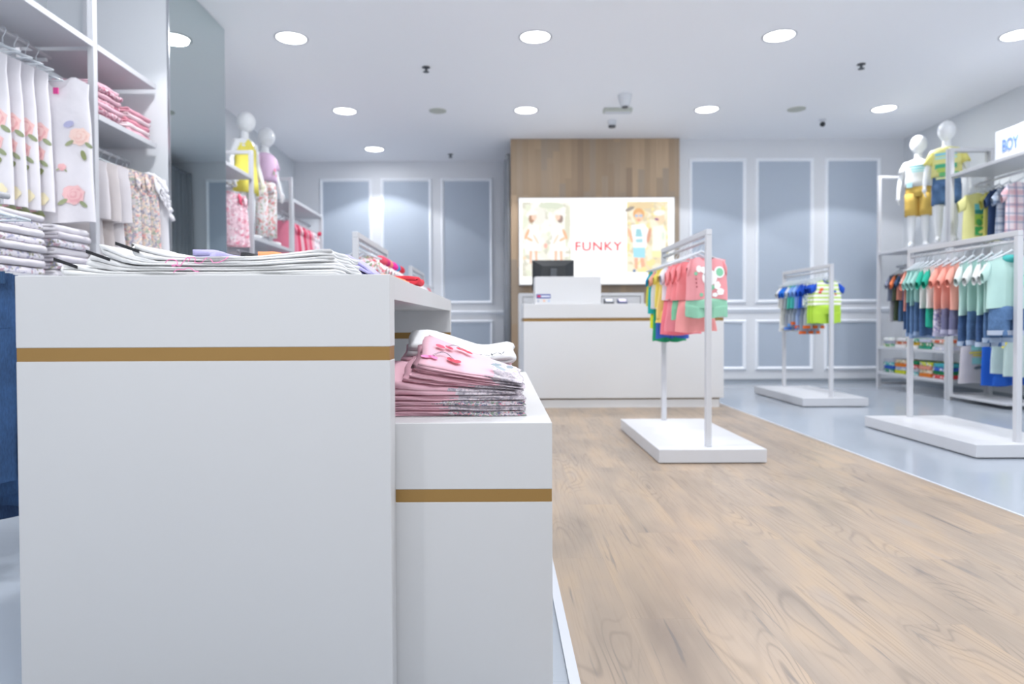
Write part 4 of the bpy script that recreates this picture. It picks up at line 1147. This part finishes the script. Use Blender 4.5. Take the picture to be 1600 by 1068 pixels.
def hbar(t, x, y0, y1, z, xb=None):
    ox, oy = t.location.x, t.location.y
    o = MB().tube([(x - ox, y0 - oy, z), (x - ox, y1 - oy, z)], .012, 10).build('hanging_bar', M['metal'], t, smooth=True)
    if xb is not None:
        for y in (y0 + .03, y1 - .03):
            a, b = sorted((x, xb)); MB().box(a - ox, b - ox, y - oy - .008, y - oy + .008, z - .034, z - .012).build('bracket', M['metal'], o)
    return o

# ---------------------------------------------------------------- girls wall, near unit
LF, LB = -2.44, -2.93
u1 = unit('clothes_shelving', LF - .02, LB, [1.20, 2.75, 4.17], 3.2, 'tall white shelving frame on the girls wall before the mirror, with white floral dresses')
shelf(u1, LF, LB - .02, 4.195, 4.90, 2.575); shelf(u1, LF, LB - .02, 2.78, 4.145, 2.575)
shelf(u1, LF, LB - .02, 4.195, 4.90, 2.155)
MB().box(.02, -.47, 1.42 - .012, 1.42 + .012, 2.50, 2.54).build('cross_bar', M['metal'], u1) if False else None
MB().box(-.49, -.45, 3.69, 3.73, 0, 3.2).build('post', M['metal'], u1, bevel=.003)
hbar(u1, -2.64, 4.195, 4.90, 2.02, LB)
hbar(u1, -1.92, 1.30, 2.68, RZ - .011, LB)
shelf(u1, LF, LB - .02, 1.23, 2.72, 2.575)
hbar(u1, -2.70, 2.78, 4.145, 2.475, LB)
shelf(u1, LF, LB - .02, 2.78, 4.145, 1.135)
shelf(u1, LF, LB - .02, 4.195, 4.90, .60); shelf(u1, LF, LB - .02, 2.78, 4.145, .45)
rosew = cloth('F3F1F6')
GD = 'white floral dresses on the girls wall'
dres = [(4.02, -2.575, 'white sleeveless dress with scattered roses and a pink neck tag, closest to the post'),
        (3.93, -2.75, 'white dress with a large double rose print, second from the post'),
        (3.84, -2.77, 'white dress with rose panel, third from the post on the girls wall'),
        (3.75, -2.78, 'white dress with rose panel, fourth from the post on the girls wall'),
        (3.66, -2.79, 'white dress with lilac folds, cut off by the picture edge')]
dres[4] = (3.66, -2.79, 'white dress with lilac folds, fifth from the post on the girls wall')
for k, (y, x, lab) in enumerate(dres):
    g = Garment('floral_dress', (-2.70, y, 2.487), .06 if k == 0 else .10, lab, 'dress', GD, drop=.13 if k else .16, sp=.085, hw=.15)
    g.top(W=.175, L=1.02 if k == 0 else .97, d=.03, flare=1.14, col=rosew, neck=.08, nd=.085, slope=.05, off=x + 2.70, name='dress_body', wave=.010)
    if k == 0:
        g.sx = x + 2.70; g.decal(rose(-.115, -.56, .030, 'EFD4D6', 'E2BCC4') + rose(.125, -.52, .055, 'F5D8CE', 'EFC9BE') + rose(.09, -.86, .060, 'F0C4C4', 'E8B0B4') + rose(.03, -.70, .022) + rose(-.07, -.78, .024, 'E6C2CC', 'D4A2B4') +
                [('disc', .07, -.45, .03, .018, 'B6B8D8', .4), ('disc', -.10, -.88, .028, .03, 'F0E6C0', 0, 5), ('disc', -.13, -.92, .03, .03, 'EBB4B4', 0, 5), ('disc', -.05, -.94, .03, .012, '8C9468', .3), ('disc', .15, -.63, .014, .03, '8C9468', .3)], 'rose_pattern')
        MB().box(x + 2.70 - .014, x + 2.70 + .014, -.034, -.026, -.275, -.24).build('neck_tag', cloth('E0559A'), g.last)
    else:
        g.sx = x + 2.70; g.decal(rose(.115, -.52, .060, 'F3CCC8', 'E9B2B2') + rose(.10, -.645, .058, 'F1C4C2', 'E6ACB0') + [('disc', .07, -.74, .03, .03, 'B8BBDB', 0, 5), ('disc', .12, -.75, .035, .02, '8C9468', .5)] +
                rose(.09, -.93, .05, 'EEC2C6', 'E4AAB2') + [('disc', .14, -.90, .035, .035, 'EFE6C2', 0, 5), ('disc', .12, -.99, .04, .014, '8C9468', -.2), ('disc', .05, -.85, .02, .012, 'E3A9B8', .3)], 'rose_pattern')
# folded piles under the dresses
fold_f = pattern('folded_white_floral', 'E9E6EC', ['C8A8B4', '9FA088', 'AEAEC8'], 26, .25)
GF = 'white floral garments folded below the dresses'
zz = flat(1.1356)
for k in range(8):
    m = fold_f if k % 2 == 0 else cloth(['E8E5EA', 'E4E0E6', 'ECE9EE'][k % 3])
    o, zz = folded('folded_garment', -2.90 + .02 * (k % 3), -2.46 + .012 * (k % 2), 3.35 + .004 * (k % 2), 3.70, zz, .038, 2, m, '%s white floral garment up in the folded pile under the dresses, away from the post' % ORD[k].capitalize() if k else 'lowest white floral garment in the pile under the dresses, away from the post', 'folded clothes', GF, rag=.03, seed=90 + k)
zz = flat(1.1356)
for k in range(7):
    m = fold_f if k % 3 == 1 else cloth(['EBE9EE', 'E6E4EA', 'E0DCE3'][k % 3])
    o, zz = folded('folded_garment', -2.90 + .02 * (k % 2), -2.46 + .010 * (k % 3), 3.80 + .004 * (k % 2), 4.10, zz, .040, 2, m, '%s white garment up in the folded pile beside the shelving post' % ORD[k].capitalize() if k else 'lowest white garment in the folded pile beside the shelving post', 'folded clothes', GF, rag=.03, seed=110 + k)
# cream and floral garments on the lower bar
GC = 'cream and floral clothes on the short bar'
flo2 = pattern('dense_small_floral', 'CDC9CC', ['E3A9A4', 'A9B3A4', '9B98AA', 'E9D6C4'], 30, .5)
cs = [(4.28, 'E2DDE0', 'pants', 'cream blouse and trousers, first behind the post on the short bar'), (4.37, 'D9D2D2', 'pants', 'grey-beige top and trousers, second on the short bar'), (4.46, 'E6E2E6', 'pants', 'pale cream set with brown folds, third on the short bar'),
      (4.55, flo2, 'skirt', 'dress with dense rose and green floral print, fourth on the short bar'), (4.64, flo2, 'skirt', 'second dense floral dress on the short bar, half behind the first'),
      (4.73, flo2, 'skirt', 'floral dress just before the white ruffled ones on the short bar'), (4.81, 'F0F0F5', 'ruffle', 'white ruffled dress, last but one on the short bar before the mirror')]
for k, (y, c_, kd, lab) in enumerate(cs):
    g = Garment('girls_dress', (-2.64, y, 2.032), .10, lab, 'dress', GC, drop=.10, sp=.085)
    g.top(off=.018 * k, W=.19, L=.50 if kd == 'pants' else .86, col=c_, sleeve=None if k < 3 else 'short', sl=.09, sang=66, sw=.055, scol='F1F1F5' if k >= 5 else None, name='blouse' if kd == 'pants' else 'dress_body', slope=.05)
    if kd == 'pants': g.bottom(off=.018 * k, W=.15, z0=-.48, L=.45, kind='pants', col=['DED8D8', 'CFC6C4', 'E2DDE0'][k])
    if k >= 6:
        mb = MB()
        for q in range(4):
            pts = []; rr_ = []
            for j in range(19):
                t_ = j / 18
                pts.append((.018 * k + .05 + (.155 + .012 * q) * t_ ** .6 + .006 * math.sin(j * 1.7 + q), -.030 - .004 * math.sin(j * 2.1 + q), -.115 - .035 * q - (.13 + .03 * q) * t_ ** 1.6))
                rr_.append(.010 + .007 * abs(math.sin(j * 1.25 + q)))
            mb.tube(pts, rr_, 8)
        mb.build('ruffle', cloth('F3F3F8'), g.last, smooth=True)
# folded pink piles on the shelf above
dpk = pattern('dark_pink_print', 'D9AEBB', ['7A5864', 'E9D3DA', 'B05A74'], 34, .55)
GS = 'pink clothes folded on the shelf near the mirror'
zz = flat(2.1556)
for k in range(7):
    o, zz = folded('folded_garment', -2.86, -2.475 + .008 * (k % 3), 4.23, 4.50, zz, .030, 2, dpk if k % 2 else cloth('EBC3D0'), '%s garment up in the dark pink patterned pile beside the post' % ORD[k].capitalize() if k else 'lowest garment in the dark pink patterned pile beside the post', 'folded clothes', GS, rag=.03, seed=130 + k)
zz = flat(2.1556)
for k in range(5):
    o, zz = folded('folded_garment', -2.86, -2.465 + .008 * (k % 2), 4.57, 4.86, zz, .030, 2, cloth(['F1B6C4', 'F6E4E9', 'EFA5B6', 'F5DCE3', 'F0B0C0'][k]), ['lowest pink garment in the small pile at the shelf end by the mirror', 'pale pink garment second from the bottom, shelf end by the mirror', 'rose garment in the middle of the pile by the mirror', 'pale garment second from the top, shelf end by the mirror', 'pink garment topmost in the small pile by the mirror'][k], 'folded clothes', GS, rag=.03, seed=150 + k)

# ---------------------------------------------------------------- girls wall, far unit
u2 = unit('clothes_shelving', LF - .02, LB, [6.05, 6.82, 8.11], 2.585, 'white shelving frame on the girls wall behind the mirror, carrying two child mannequins')
shelf(u2, LF, LB - .02, 6.07, 6.80, 2.325); shelf(u2, LF, LB - .02, 6.845, 8.085, 1.735); hbar(u2, -2.62, 6.09, 6.78, 2.22, LB)
shelf(u2, LF, LB - .02, 6.07, 6.80, .45); shelf(u2, LF, LB - .02, 6.845, 8.085, .45); hbar(u2, -2.62, 6.87, 8.06, 1.60, LB); hbar(u2, -2.62, 6.09, 6.78, 1.50, LB)
u3 = unit('clothes_shelving', LF - .02, LB, [8.16, 9.47], 2.34, 'low white shelving frame with rose dresses at the far corner of the girls wall')
shelf(u3, LF, LB - .02, 8.185, 9.46, 2.345); hbar(u3, -2.60, 8.19, 9.44, 2.20, LB); shelf(u3, LF, LB - .02, 8.185, 9.445, .45)
pkf = pattern('pink_rose_print', 'F3D3DC', ['E58CA2', 'F7EBEE', 'D9B0BC'], 22, .5)
GL = 'clothes hanging behind the mirror pier'
g = Garment('girls_dress', (-2.62, 6.50, 2.232), .1, 'pink floral dress with scarlet shoulder hanging right behind the mirror', 'dress', GL); g.top(W=.17, L=.62, col=pkf, flare=1.2, sleeve='short', sl=.05, scol='E2607C', name='dress_body')
g = Garment('girls_dress', (-2.62, 6.64, 2.232), .1, 'pink floral dress behind the first one, by the mirror', 'dress', GL); g.top(W=.17, L=.62, col=pkf, flare=1.2, sleeve='short', sl=.05, name='dress_body')
for k in range(3):
    g = Garment('girls_dress', (-2.62, 6.40 + .14 * k, 1.512), .1, ['lower pink dress with black bow, right behind the mirror', 'lower rose dress hanging second behind the mirror', 'lower mauve dress hanging by the frame post'][k], 'dress', GL)
    g.top(W=.17, L=.6, col=[pkf, 'E9A8B8', 'D9B0BC'][k], flare=1.2, sleeve='short', sl=.05, name='dress_body', scol='26262C' if k == 0 else None)
for k in range(6):
    g = Garment('girls_dress', (-2.62, 7.0 + .17 * k, 1.612), .15, '%s pale garment under the mannequin shelf, counted from the mirror side' % ORD[k].capitalize(), 'dress', 'pale clothes under the mannequin shelf')
    g.top(W=.16, L=.55, col=['E6E3E6', 'DCD8DC', 'EBE6EA', 'D8D4DA', 'EDE3E7', 'E3B4C2'][k], sleeve='short', sl=.06, name='dress_body')
rosec = ['E88AA2', 'D9506F', 'F6D3DC', 'D64C6C', 'F0A8B8', 'E6708C', 'F7D4DD', 'F2ECEF', 'EDE9ED']
for k in range(9):
    g = Garment('girls_dress', (-2.60, 8.27 + .128 * k, 2.212), .30, ['deep rose dress beside the mannequin post', 'bright rose dress, second in the corner frame', 'pale pink dress between rose ones', 'strong rose dress, fourth in the corner frame', 'rose dress, fifth in the corner frame',
        'light pink dress, sixth in the corner frame', 'light pink flared dress, seventh in the corner frame', 'white dress with grey print near the far corner post', 'white dress with tiny pink flowers at the far corner post'][k], 'dress', 'dresses in the corner frame of the girls wall')
    m = rosec[k] if k < 7 else pattern('corner_print%d' % k, 'F0ECEF', [['8E90A0', 'B9B4C4'], ['E0607C', 'E9B0BC']][k - 7], 18, .4)
    g.top(W=.15, L=.66, col=m, flare=1.3, d=.04, sleeve='frill', sl=.07, sang=60, name='dress_body', wave=.02, slope=.05)
    if k == 8:
        MB().ellipsoid((.16, -.03, -.14), (.03, .02, .03), 10).build('bow', cloth('D84A66'), g.last, smooth=True)

# ---------------------------------------------------------------- boys wall
RF, RB = 4.87, 5.32
u4 = unit('clothes_shelving', RF + .02, RB, [7.45, 8.80], 2.72, 'white shelving frame on the boys wall carrying two child mannequins above folded clothes')
shelf(u4, RF, RB + .02, 7.475, 8.78, 1.735); shelf(u4, RF, RB + .02, 7.475, 8.78, .53, .03); shelf(u4, RF, RB + .02, 7.475, 8.78, .21, .03); hbar(u4, 5.10, 7.49, 8.77, 1.55, RB)
u5 = unit('clothes_shelving', RF + .02, RB, [5.95, 7.40], 2.72, 'nearer white frame on the boys wall with hanging tees under a shelf')
shelf(u5, RF, RB + .02, 5.975, 7.38, 2.435); hbar(u5, 5.10, 5.99, 7.36, 2.31, RB); hbar(u5, 5.10, 5.99, 7.36, .90, RB)
MB().box(-.02, .43, .60, 1.43, .04, .06).build('foot_bar', M['metal'], u5)
GB = 'tees and shirts on the upper bar of the boys wall'
navyp = pattern('blue_plaid', 'D6DEE6', ['7F9AB8', '4A6288'], 60, .5, 'plaid')
g = Garment('boys_tee', (5.10, 7.24, 2.322), .10, 'pale yellow tee with green and blue beach print on the boys wall', 'tee', GB, drop=.11)
g.sx = .02; g.top(W=.215, off=.02, L=.62, col='EDEBA4', sleeve='short', sl=.13, sang=40, sw=.085, d=.03); g.decal([('rect', -.03, -.27, .085, .035, '6FC3DE'), ('rect', -.03, -.32, .085, .022, '3F8F96'), ('rect', -.03, -.40, .085, .055, 'A8CE62'), ('disc', .0, -.37, .05, .02, '3FA36E', .2), ('disc', -.07, -.43, .03, .04, '54A468', .3), ('disc', .02, -.45, .04, .02, '3FA36E', .5), ('rect', -.03, -.52, .085, .045, '4CAF6C'), ('disc', -.03, -.52, .05, .02, 'F0EEA0', .4)], 'beach_print')
g = Garment('boys_tee', (5.10, 7.10, 2.322), .25, 'second pale yellow tee, just in front of the printed one', 'tee', GB, drop=.11)
g.top(W=.17, L=.60, col='EFEA82', sleeve='short', sl=.12, sang=45, sw=.08, d=.03, off=.09)
g = Garment('boys_shirt', (5.10, 6.98, 2.322), .15, 'navy blue shirt between the yellow tee and the plaid shirt', 'shirt', GB, drop=.11); g.top(W=.17, off=.05, L=.62, col='3A4E74', sleeve='short', sl=.12, sang=50, sw=.08)
g = Garment('boys_shirt', (5.10, 6.84, 2.322), .15, 'pale blue plaid shirt with denim collar on the boys wall', 'shirt', GB, drop=.11); g.top(W=.19, off=.05, L=.66, col=navyp, sleeve='short', sl=.13, sang=50, sw=.08, scol=navyp)
MB().ellipsoid((.05, .0, -.125), (.08, .035, .03), 14).build('collar', cloth('56719A'), g.last, smooth=True)
g = Garment('boys_shirt', (5.10, 6.66, 2.322), .15, 'pink and grey checked shirt hanging past the plaid one', 'shirt', GB, drop=.11)
g.top(W=.19, L=.66, col=pattern('pink_plaid', 'E2D4D8', ['C98C96', '6F87A6'], 50, .5, 'plaid'), sleeve='short', sl=.13, sang=50, sw=.08)
GB2 = 'tees on the lower bar of the boys wall'
g = Garment('boys_tee', (5.10, 7.28, .912), .05, 'grey raglan tee with teal sleeves and lettering, hanging low beside the frame post', 'tee', GB2, drop=.10)
g.top(W=.17, L=.72, col='C9C5CB', sleeve='short', sl=.15, sang=62, sw=.075, scol='2FB5AE', d=.03, flare=1.25); g.decal([('rect', -.02, -.33, .07, .04, '8FCBC6'), ('rect', .0, -.39, .11, .008, 'D9CE4A', .05), ('rect', .02, -.42, .09, .008, 'D9CE4A'), ('disc', .055, -.36, .02, .06, '7E8E98'), ('rect', -.03, -.48, .05, .035, '86BEC0'), ('rect', .06, -.46, .03, .012, '5E6A74'), ('disc', -.01, -.55, .05, .018, '5E6A74', .2), ('disc', .06, -.52, .03, .014, 'E9E9EC')], 'lettered_print')
g = Garment('boys_tee', (5.10, 7.18, .912), .10, 'green-hemmed grey tee right in front of the raglan one', 'tee', GB2); g.top(W=.13, L=.74, col='2E8F78', sleeve='short', sl=.12, sang=65, scol='1FA58F', off=.12, flare=1.1)
g = Garment('boys_tee', (5.10, 7.08, .912), .10, 'dark grey long tee beside the bright blue one', 'tee', GB2); g.top(W=.12, L=.73, col='7E8890', sleeve='short', sl=.12, sang=65, off=.12, scol='2B6F62')
g = Garment('boys_tee', (5.10, 6.98, .912), .10, 'bright blue tee hanging low on the boys wall', 'tee', GB2); g.top(W=.17, L=.72, col='2C66CC', sleeve='short', sl=.10, sang=65, scol='2C74E0')
g = Garment('boys_outfit', (5.10, 6.82, .912), .15, 'pale aqua sweatshirt over green shorts hanging low near a yellow one', 'outfit', GB2); g.top(W=.19, L=.58, col='C9DDE0', sleeve='short', sl=.12, sang=65, sw=.08, flare=1.15); g.bottom(W=.17, z0=-.56, L=.14, col='2A5FC0')
g = Garment('boys_tee', (5.10, 6.66, .912), .15, 'pale yellow sleeve tee hanging low at the end of the bar', 'tee', GB2); g.top(W=.19, L=.60, col='C6DAD6', sleeve='short', sl=.12, sang=65, sw=.08, scol='F3E75A')
GB3 = 'jackets under the boys mannequin shelf'
for k, (y, c_, s_, b_, lab) in enumerate(((8.70, '7F879C', '878EA4', 'A9A9B0', 'slate grey sweatshirt set at the far frame post'), (8.60, '5A6350', 'F08A5C', '4A5642', 'olive top with orange sleeve, second from the far frame post'), (8.50, 'F0A08C', '3F5878', '4F6A8C', 'coral set with navy sleeve under the mannequins'),
                                     (8.38, '4F5876', 'EFEFF0', '4A6488', 'navy checked shirt with white cuff over jeans'), (8.24, 'ECA08E', 'F2A896', 'E08878', 'coral shirt hanging behind the long stand'), (8.08, '5A7396', '6A83A4', '4A6488', 'denim shirt set hanging behind the long stand'))):
    g = Garment('boys_outfit', (5.10, y, 1.562), .25, lab, 'outfit', GB3, sp=.095); g.top(W=.17, L=.45, col=c_, sleeve='short', sl=.14, sang=55, sw=.07, scol=s_); g.bottom(W=.14, z0=-.43, L=.28, kind='pants', col=b_)
GFb = 'boys clothes folded on the low shelves'
cols_a = ['2F9C72', 'E5E5E8', 'C9CCE0', 'D9B13E', 'F0F0F2', '3C9A80', 'C9553E']; cols_b = ['D6DC3C', 'D8434C', 'A9BBD8', '2F8A5C', 'E8873C', '3B62C4', 'E6D2B0', '4FB5C0', 'E7A08C', 'C9CCD8']
def small_piles(z0, y0, y1, n, cols, per, h, tagw, seed):
    w_ = (y1 - y0) / n
    for i in range(n):
        z = flat(z0 + .0006); ya = y0 + i * w_ + .012; yb = ya + w_ - .035
        for k in range(per):
            c_ = cols[(i * 3 + k * 2 + seed) % len(cols)]
            pos = ['lowest', 'middle', 'topmost'][k] if per == 3 else (['lowest', 'topmost'][k] if per == 2 else ['lowest', 'second', 'third', 'topmost'][k])
            cn = {'2F9C72': 'green', 'E5E5E8': 'white', 'C9CCE0': 'lilac', 'D9B13E': 'mustard', 'F0F0F2': 'white', '3C9A80': 'sea-green', 'C9553E': 'brick red', 'D6DC3C': 'lime', 'D8434C': 'red', 'A9BBD8': 'pale blue', '2F8A5C': 'dark green', 'E8873C': 'orange', '3B62C4': 'blue', 'E6D2B0': 'sand', '4FB5C0': 'turquoise', 'E7A08C': 'salmon', 'C9CCD8': 'grey'}[c_]
            m = cloth(c_) if (i + k) % 2 else pattern('pile_' + c_, c_, ['F2F0EC', cols[(i + k + 1) % len(cols)]], 26, .35)
            o, z = folded('folded_tee', 4.90 + .01 * (k % 2), 5.25, ya, yb, z, h, 2, m, '%s %s tee in the %s pile from the far post, %s low shelf' % (pos, cn, ORD[n - 1 - i], tagw), 'folded clothes', GFb, rag=.01, seed=seed * 31 + i * 7 + k, ny=5)
small_piles(.21, 7.52, 8.75, 5, cols_b, 4, .040, 'lower', 1); small_piles(.53, 7.52, 8.75, 5, cols_a, 3, .036, 'upper', 2)

t = empty('boy_sign', (4.93, 6.05, 2.436)); tag(t, 'white standing sign with blue BOY lettering on top of the boys shelf', 'sign')
MB().box(0, .05, 0, .76, 0, .29).build('board', M['trim'], t, bevel=.004)
fc = bpy.data.curves.new('lettering', 'FONT'); fc.body = 'BOY'; fc.size = .17; fc.extrude = .002
fo = lettering(fc, mat('sign_blue', '6F9AE0', .5), t, (PI / 2, 0, -PI / 2)); fo.location = (-.004, .66, .07); fo.scale = (.62, 1, 1)

# ================================================================ MANNEQUINS
def mannequin(x, y, z, H, rz, lab):
    """abstract child mannequin, egg head without features; one continuous skin"""
    t = empty('child_mannequin', (x, y, z), rz); tag(t, lab, 'mannequin')
    s = H / 1.32
    mb = MB()
    def limb(pts, rs): 
        P = [Vector(p) * s for p in pts]; R = [r * s for r in rs]
        mb.tube(P, R, 12)
        for p, r in ((P[0], R[0]), (P[-1], R[-1])): mb.ellipsoid(p, (r * .98,) * 3, 12)
        for p, r in list(zip(P, R))[1:-1]: mb.ellipsoid(p, (r * .99,) * 3, 12)
    # head, tilted slightly; neck
    mb.ellipsoid(Vector((0, -.012, 1.215)) * s, (.089 * s, .102 * s, .108 * s), 20)
    mb.ellipsoid(Vector((0, -.030, 1.165)) * s, (.055 * s, .062 * s, .060 * s), 16)
    limb([(0, .008, 1.14), (0, .010, 1.03)], [.044, .046])
    # trunk
    rings = []
    for zz_, w_, d_, yy in ((1.045, .055, .045, .008), (1.02, .125, .058, .006), (.96, .135, .070, 0), (.88, .120, .074, 0), (.79, .108, .068, .002), (.72, .115, .070, .004), (.65, .128, .078, .008), (.60, .115, .070, .006)):
        rings.append([(w_ * s * math.cos(a), (yy - d_ * math.sin(a)) * s, zz_ * s) for a in [2 * PI * k / 24 for k in range(24)]])
    mb.rings(rings, cap0=True, cap1=True)
    for sg in (-1, 1):
        limb([(sg * .062, .004, .64), (sg * .068, -.004, .48), (sg * .070, -.006, .34), (sg * .072, .006, .22), (sg * .074, .010, .075)], [.068, .056, .044, .042, .027])
        limb([(sg * .074, .012, .05), (sg * .078, -.03, .028), (sg * .082, -.075, .022), (sg * .084, -.115, .019)], [.030, .027, .027, .019])
        # arm
        e = (sg * .185, .015, .80); wv = (sg * .205, -.035, .625)
        limb([(sg * .128, .004, .985), (sg * .155, .010, .90), e, (sg * .196, -.008, .71), wv], [.038, .034, .028, .026, .019])
        # palm and five fingers
        px_, py_, pz = wv
        limb([(px_, py_ - .006, pz - .012), (px_ + sg * .002, py_ - .012, pz - .050)], [.018, .023])
        for q, (fx, fl) in enumerate(((-.020, .052), (-.007, .060), (.007, .056), (.019, .044))):
            b0 = (px_ + sg * .002, py_ - .012 + fx, pz - .060)
            limb([b0, (b0[0] - sg * .004, b0[1] - .002, b0[2] - fl * .5), (b0[0] - sg * .014, b0[1] - .003, b0[2] - fl)], [.0085, .0078, .0065])
        limb([(px_, py_ - .028, pz - .022), (px_ - sg * .006, py_ - .048, pz - .045), (px_ - sg * .012, py_ - .054, pz - .066)], [.010, .009, .007])
    o = mb.build('body', M['manq'], t, smooth=True, loc=(0, 0, .009))
    r = o.modifiers.new('one_surface', 'REMESH'); r.mode = 'VOXEL'; r.voxel_size = .0055 * s; r.use_smooth_shade = True
    sm = o.modifiers.new('smooth', 'SMOOTH'); sm.factor = .5; sm.iterations = 4
    MB().box(-.14, .14, -.13, .11, 0, .006).build('base_plate', M['metal'], t, bevel=.002)
    return t, s
def dress_rings(t, s, name, spec, m, nu=36, wave=0.0, decal=None):
    R = []
    for zz_, w_, d_, yy in spec:
        R.append([((w_ + wave * math.sin(6 * a) * (1.0 if zz_ < .8 else 0)) * s * math.cos(a), (yy - (d_ + wave * math.sin(5 * a)) * math.sin(a)) * s, zz_ * s) for a in [2 * PI * k / nu for k in range(nu)]])
    mb = MB().rings(R)
    o = mb.build(name, m, t, smooth=True); sd = o.modifiers.new('cloth', 'SOLIDIFY'); sd.thickness = .003; sd.offset = 1
    return o
def sleeves_on(t, s, o, m, nm='sleeve', L=.12, big=1.0):
    for sg in (-1, 1):
        a = Vector((sg * .118, .004, .992)); b = Vector((sg * .166, .012, .875)); b = a + (b - a).normalized() * L
        R = []
        for q in (0, .5, 1):
            c_ = a.lerp(b, q); r = (.046 + .012 * q) * big
            R.append([Vector((c_.x + r * math.cos(k_) * .9, c_.y + r * math.sin(k_), c_.z + r * .35 * sg * math.cos(k_))) * s for k_ in [2 * PI * k / 18 for k in range(18)]])
        x = MB().rings(R).build(nm, m, o, smooth=True); sd = x.modifiers.new('cloth', 'SOLIDIFY'); sd.thickness = .003
TEE = [(1.045, .066, .052, .006), (1.03, .118, .066, .004), (.99, .150, .076, 0), (.92, .148, .084, 0), (.84, .143, .084, 0), (.78, .145, .086, .002), (.72, .149, .089, .004)]
def shorts_on(t, s, m, bot, nm='shorts', w=.072, top=.76):
    R = [[((.135 if q else .128) * s * math.cos(a), (.004 - .084 * math.sin(a)) * s, zz_ * s) for a in [2 * PI * k / 28 for k in range(28)]] for q, zz_ in enumerate((top, .66, .60))]
    mb = MB().rings(R)
    for sg in (-1, 1):
        R = []
        for zz_ in (.64, .55, (.55 + bot) / 2, bot):
            R.append([(sg * .069 * s + w * s * math.cos(a), (0.0 - (w + .006) * math.sin(a)) * s, zz_ * s) for a in [2 * PI * k / 20 for k in range(20)]])
        mb.rings(R)
    o = mb.build(nm, m, t, smooth=True); sd = o.modifiers.new('cloth', 'SOLIDIFY'); sd.thickness = .003; sd.offset = 1
    return o
def print_on(t, s, o, shapes):
    mb = MB(); mats = []; lift = .006
    for cx, cz, rx, rz_, c_ in shapes:
        m = mat('print_ink_' + c_, c_, .8)
        if m not in mats: mats.append(m)
        lift += .0004; vs = []; fs = []; n = 6
        for j in range(3):
            for i in range(n + 1):
                X = cx - rx + 2 * rx * i / n; Z = cz - rz_ + rz_ * j
                yy = -(.088) * math.sqrt(max(.05, 1 - (X / .155) ** 2)) - lift
                vs.append((X * s, yy * s, Z * s))
        for j in range(2):
            for i in range(n): fs.append((j * (n + 1) + i, j * (n + 1) + i + 1, (j + 1) * (n + 1) + i + 1, (j + 1) * (n + 1) + i))
        mb.add(vs, fs, mats.index(m))
    mb.build('print_motif', mats, o, smooth=True)

t, s = mannequin(5.06, 8.26, 1.7356, 1.34, -.55, 'child mannequin in white printed tee and mustard shorts on the boys wall shelf')
o = dress_rings(t, s, 'tee', TEE, cloth('F1F3F4')); sleeves_on(t, s, o, cloth('F1F3F4')); print_on(t, s, o, [(0, .955, .10, .010, '4F9DA8'), (0, .925, .08, .010, '7FC0C6'), (0, .895, .07, .008, '9CCFD4'), (-.09, .74, .03, .03, 'A8D3DC')])
shorts_on(t, s, cloth('DDBA62'), .38)
t, s = mannequin(5.06, 7.74, 1.7356, 1.36, -.55, 'child mannequin in yellow printed tee and denim shorts on the boys wall shelf')
o = dress_rings(t, s, 'tee', TEE, cloth('F3EFA0')); sleeves_on(t, s, o, cloth('F3EC8C'), L=.14); print_on(t, s, o, [(-.01, .96, .10, .014, '8CCFE4'), (-.01, .92, .10, .012, 'B9E0DC'), (-.01, .83, .10, .025, '4FB58A'), (-.03, .79, .06, .022, 'BBD66A'), (.02, .74, .09, .022, '6DBE7A'), (0, .70, .10, .012, 'DDE8B0')])
shorts_on(t, s, dn, .42)
t, s = mannequin(-2.63, 7.13, 1.7356, 1.31, 1.15, 'child mannequin in a sleeveless yellow dress on the girls wall shelf')
o = dress_rings(t, s, 'dress', [(1.04, .060, .050, .006), (1.02, .095, .062, .004), (.98, .128, .074, 0), (.90, .130, .082, 0), (.80, .124, .080, 0), (.70, .140, .092, .002), (.60, .150, .104, .004), (.48, .160, .112, .004)], cloth('EFE36A'), wave=.006)
t, s = mannequin(-2.64, 7.78, 1.7356, 1.33, 1.15, 'child mannequin in mauve top and floral trousers, farther along the girls wall shelf')
o = dress_rings(t, s, 'tee', TEE, cloth('D9BBD8')); sleeves_on(t, s, o, cloth('D9BBD8')); print_on(t, s, o, [(.05, .86, .015, .015, 'D8708C'), (.03, .82, .012, .02, '8FA07A'), (.07, .80, .012, .012, 'D8708C')])
shorts_on(t, s, pattern('trouser_floral', 'E9E6E8', ['E58C90', 'A9B9A4', 'D9B0A8'], 24, .35), .10, nm='trousers', w=.066)
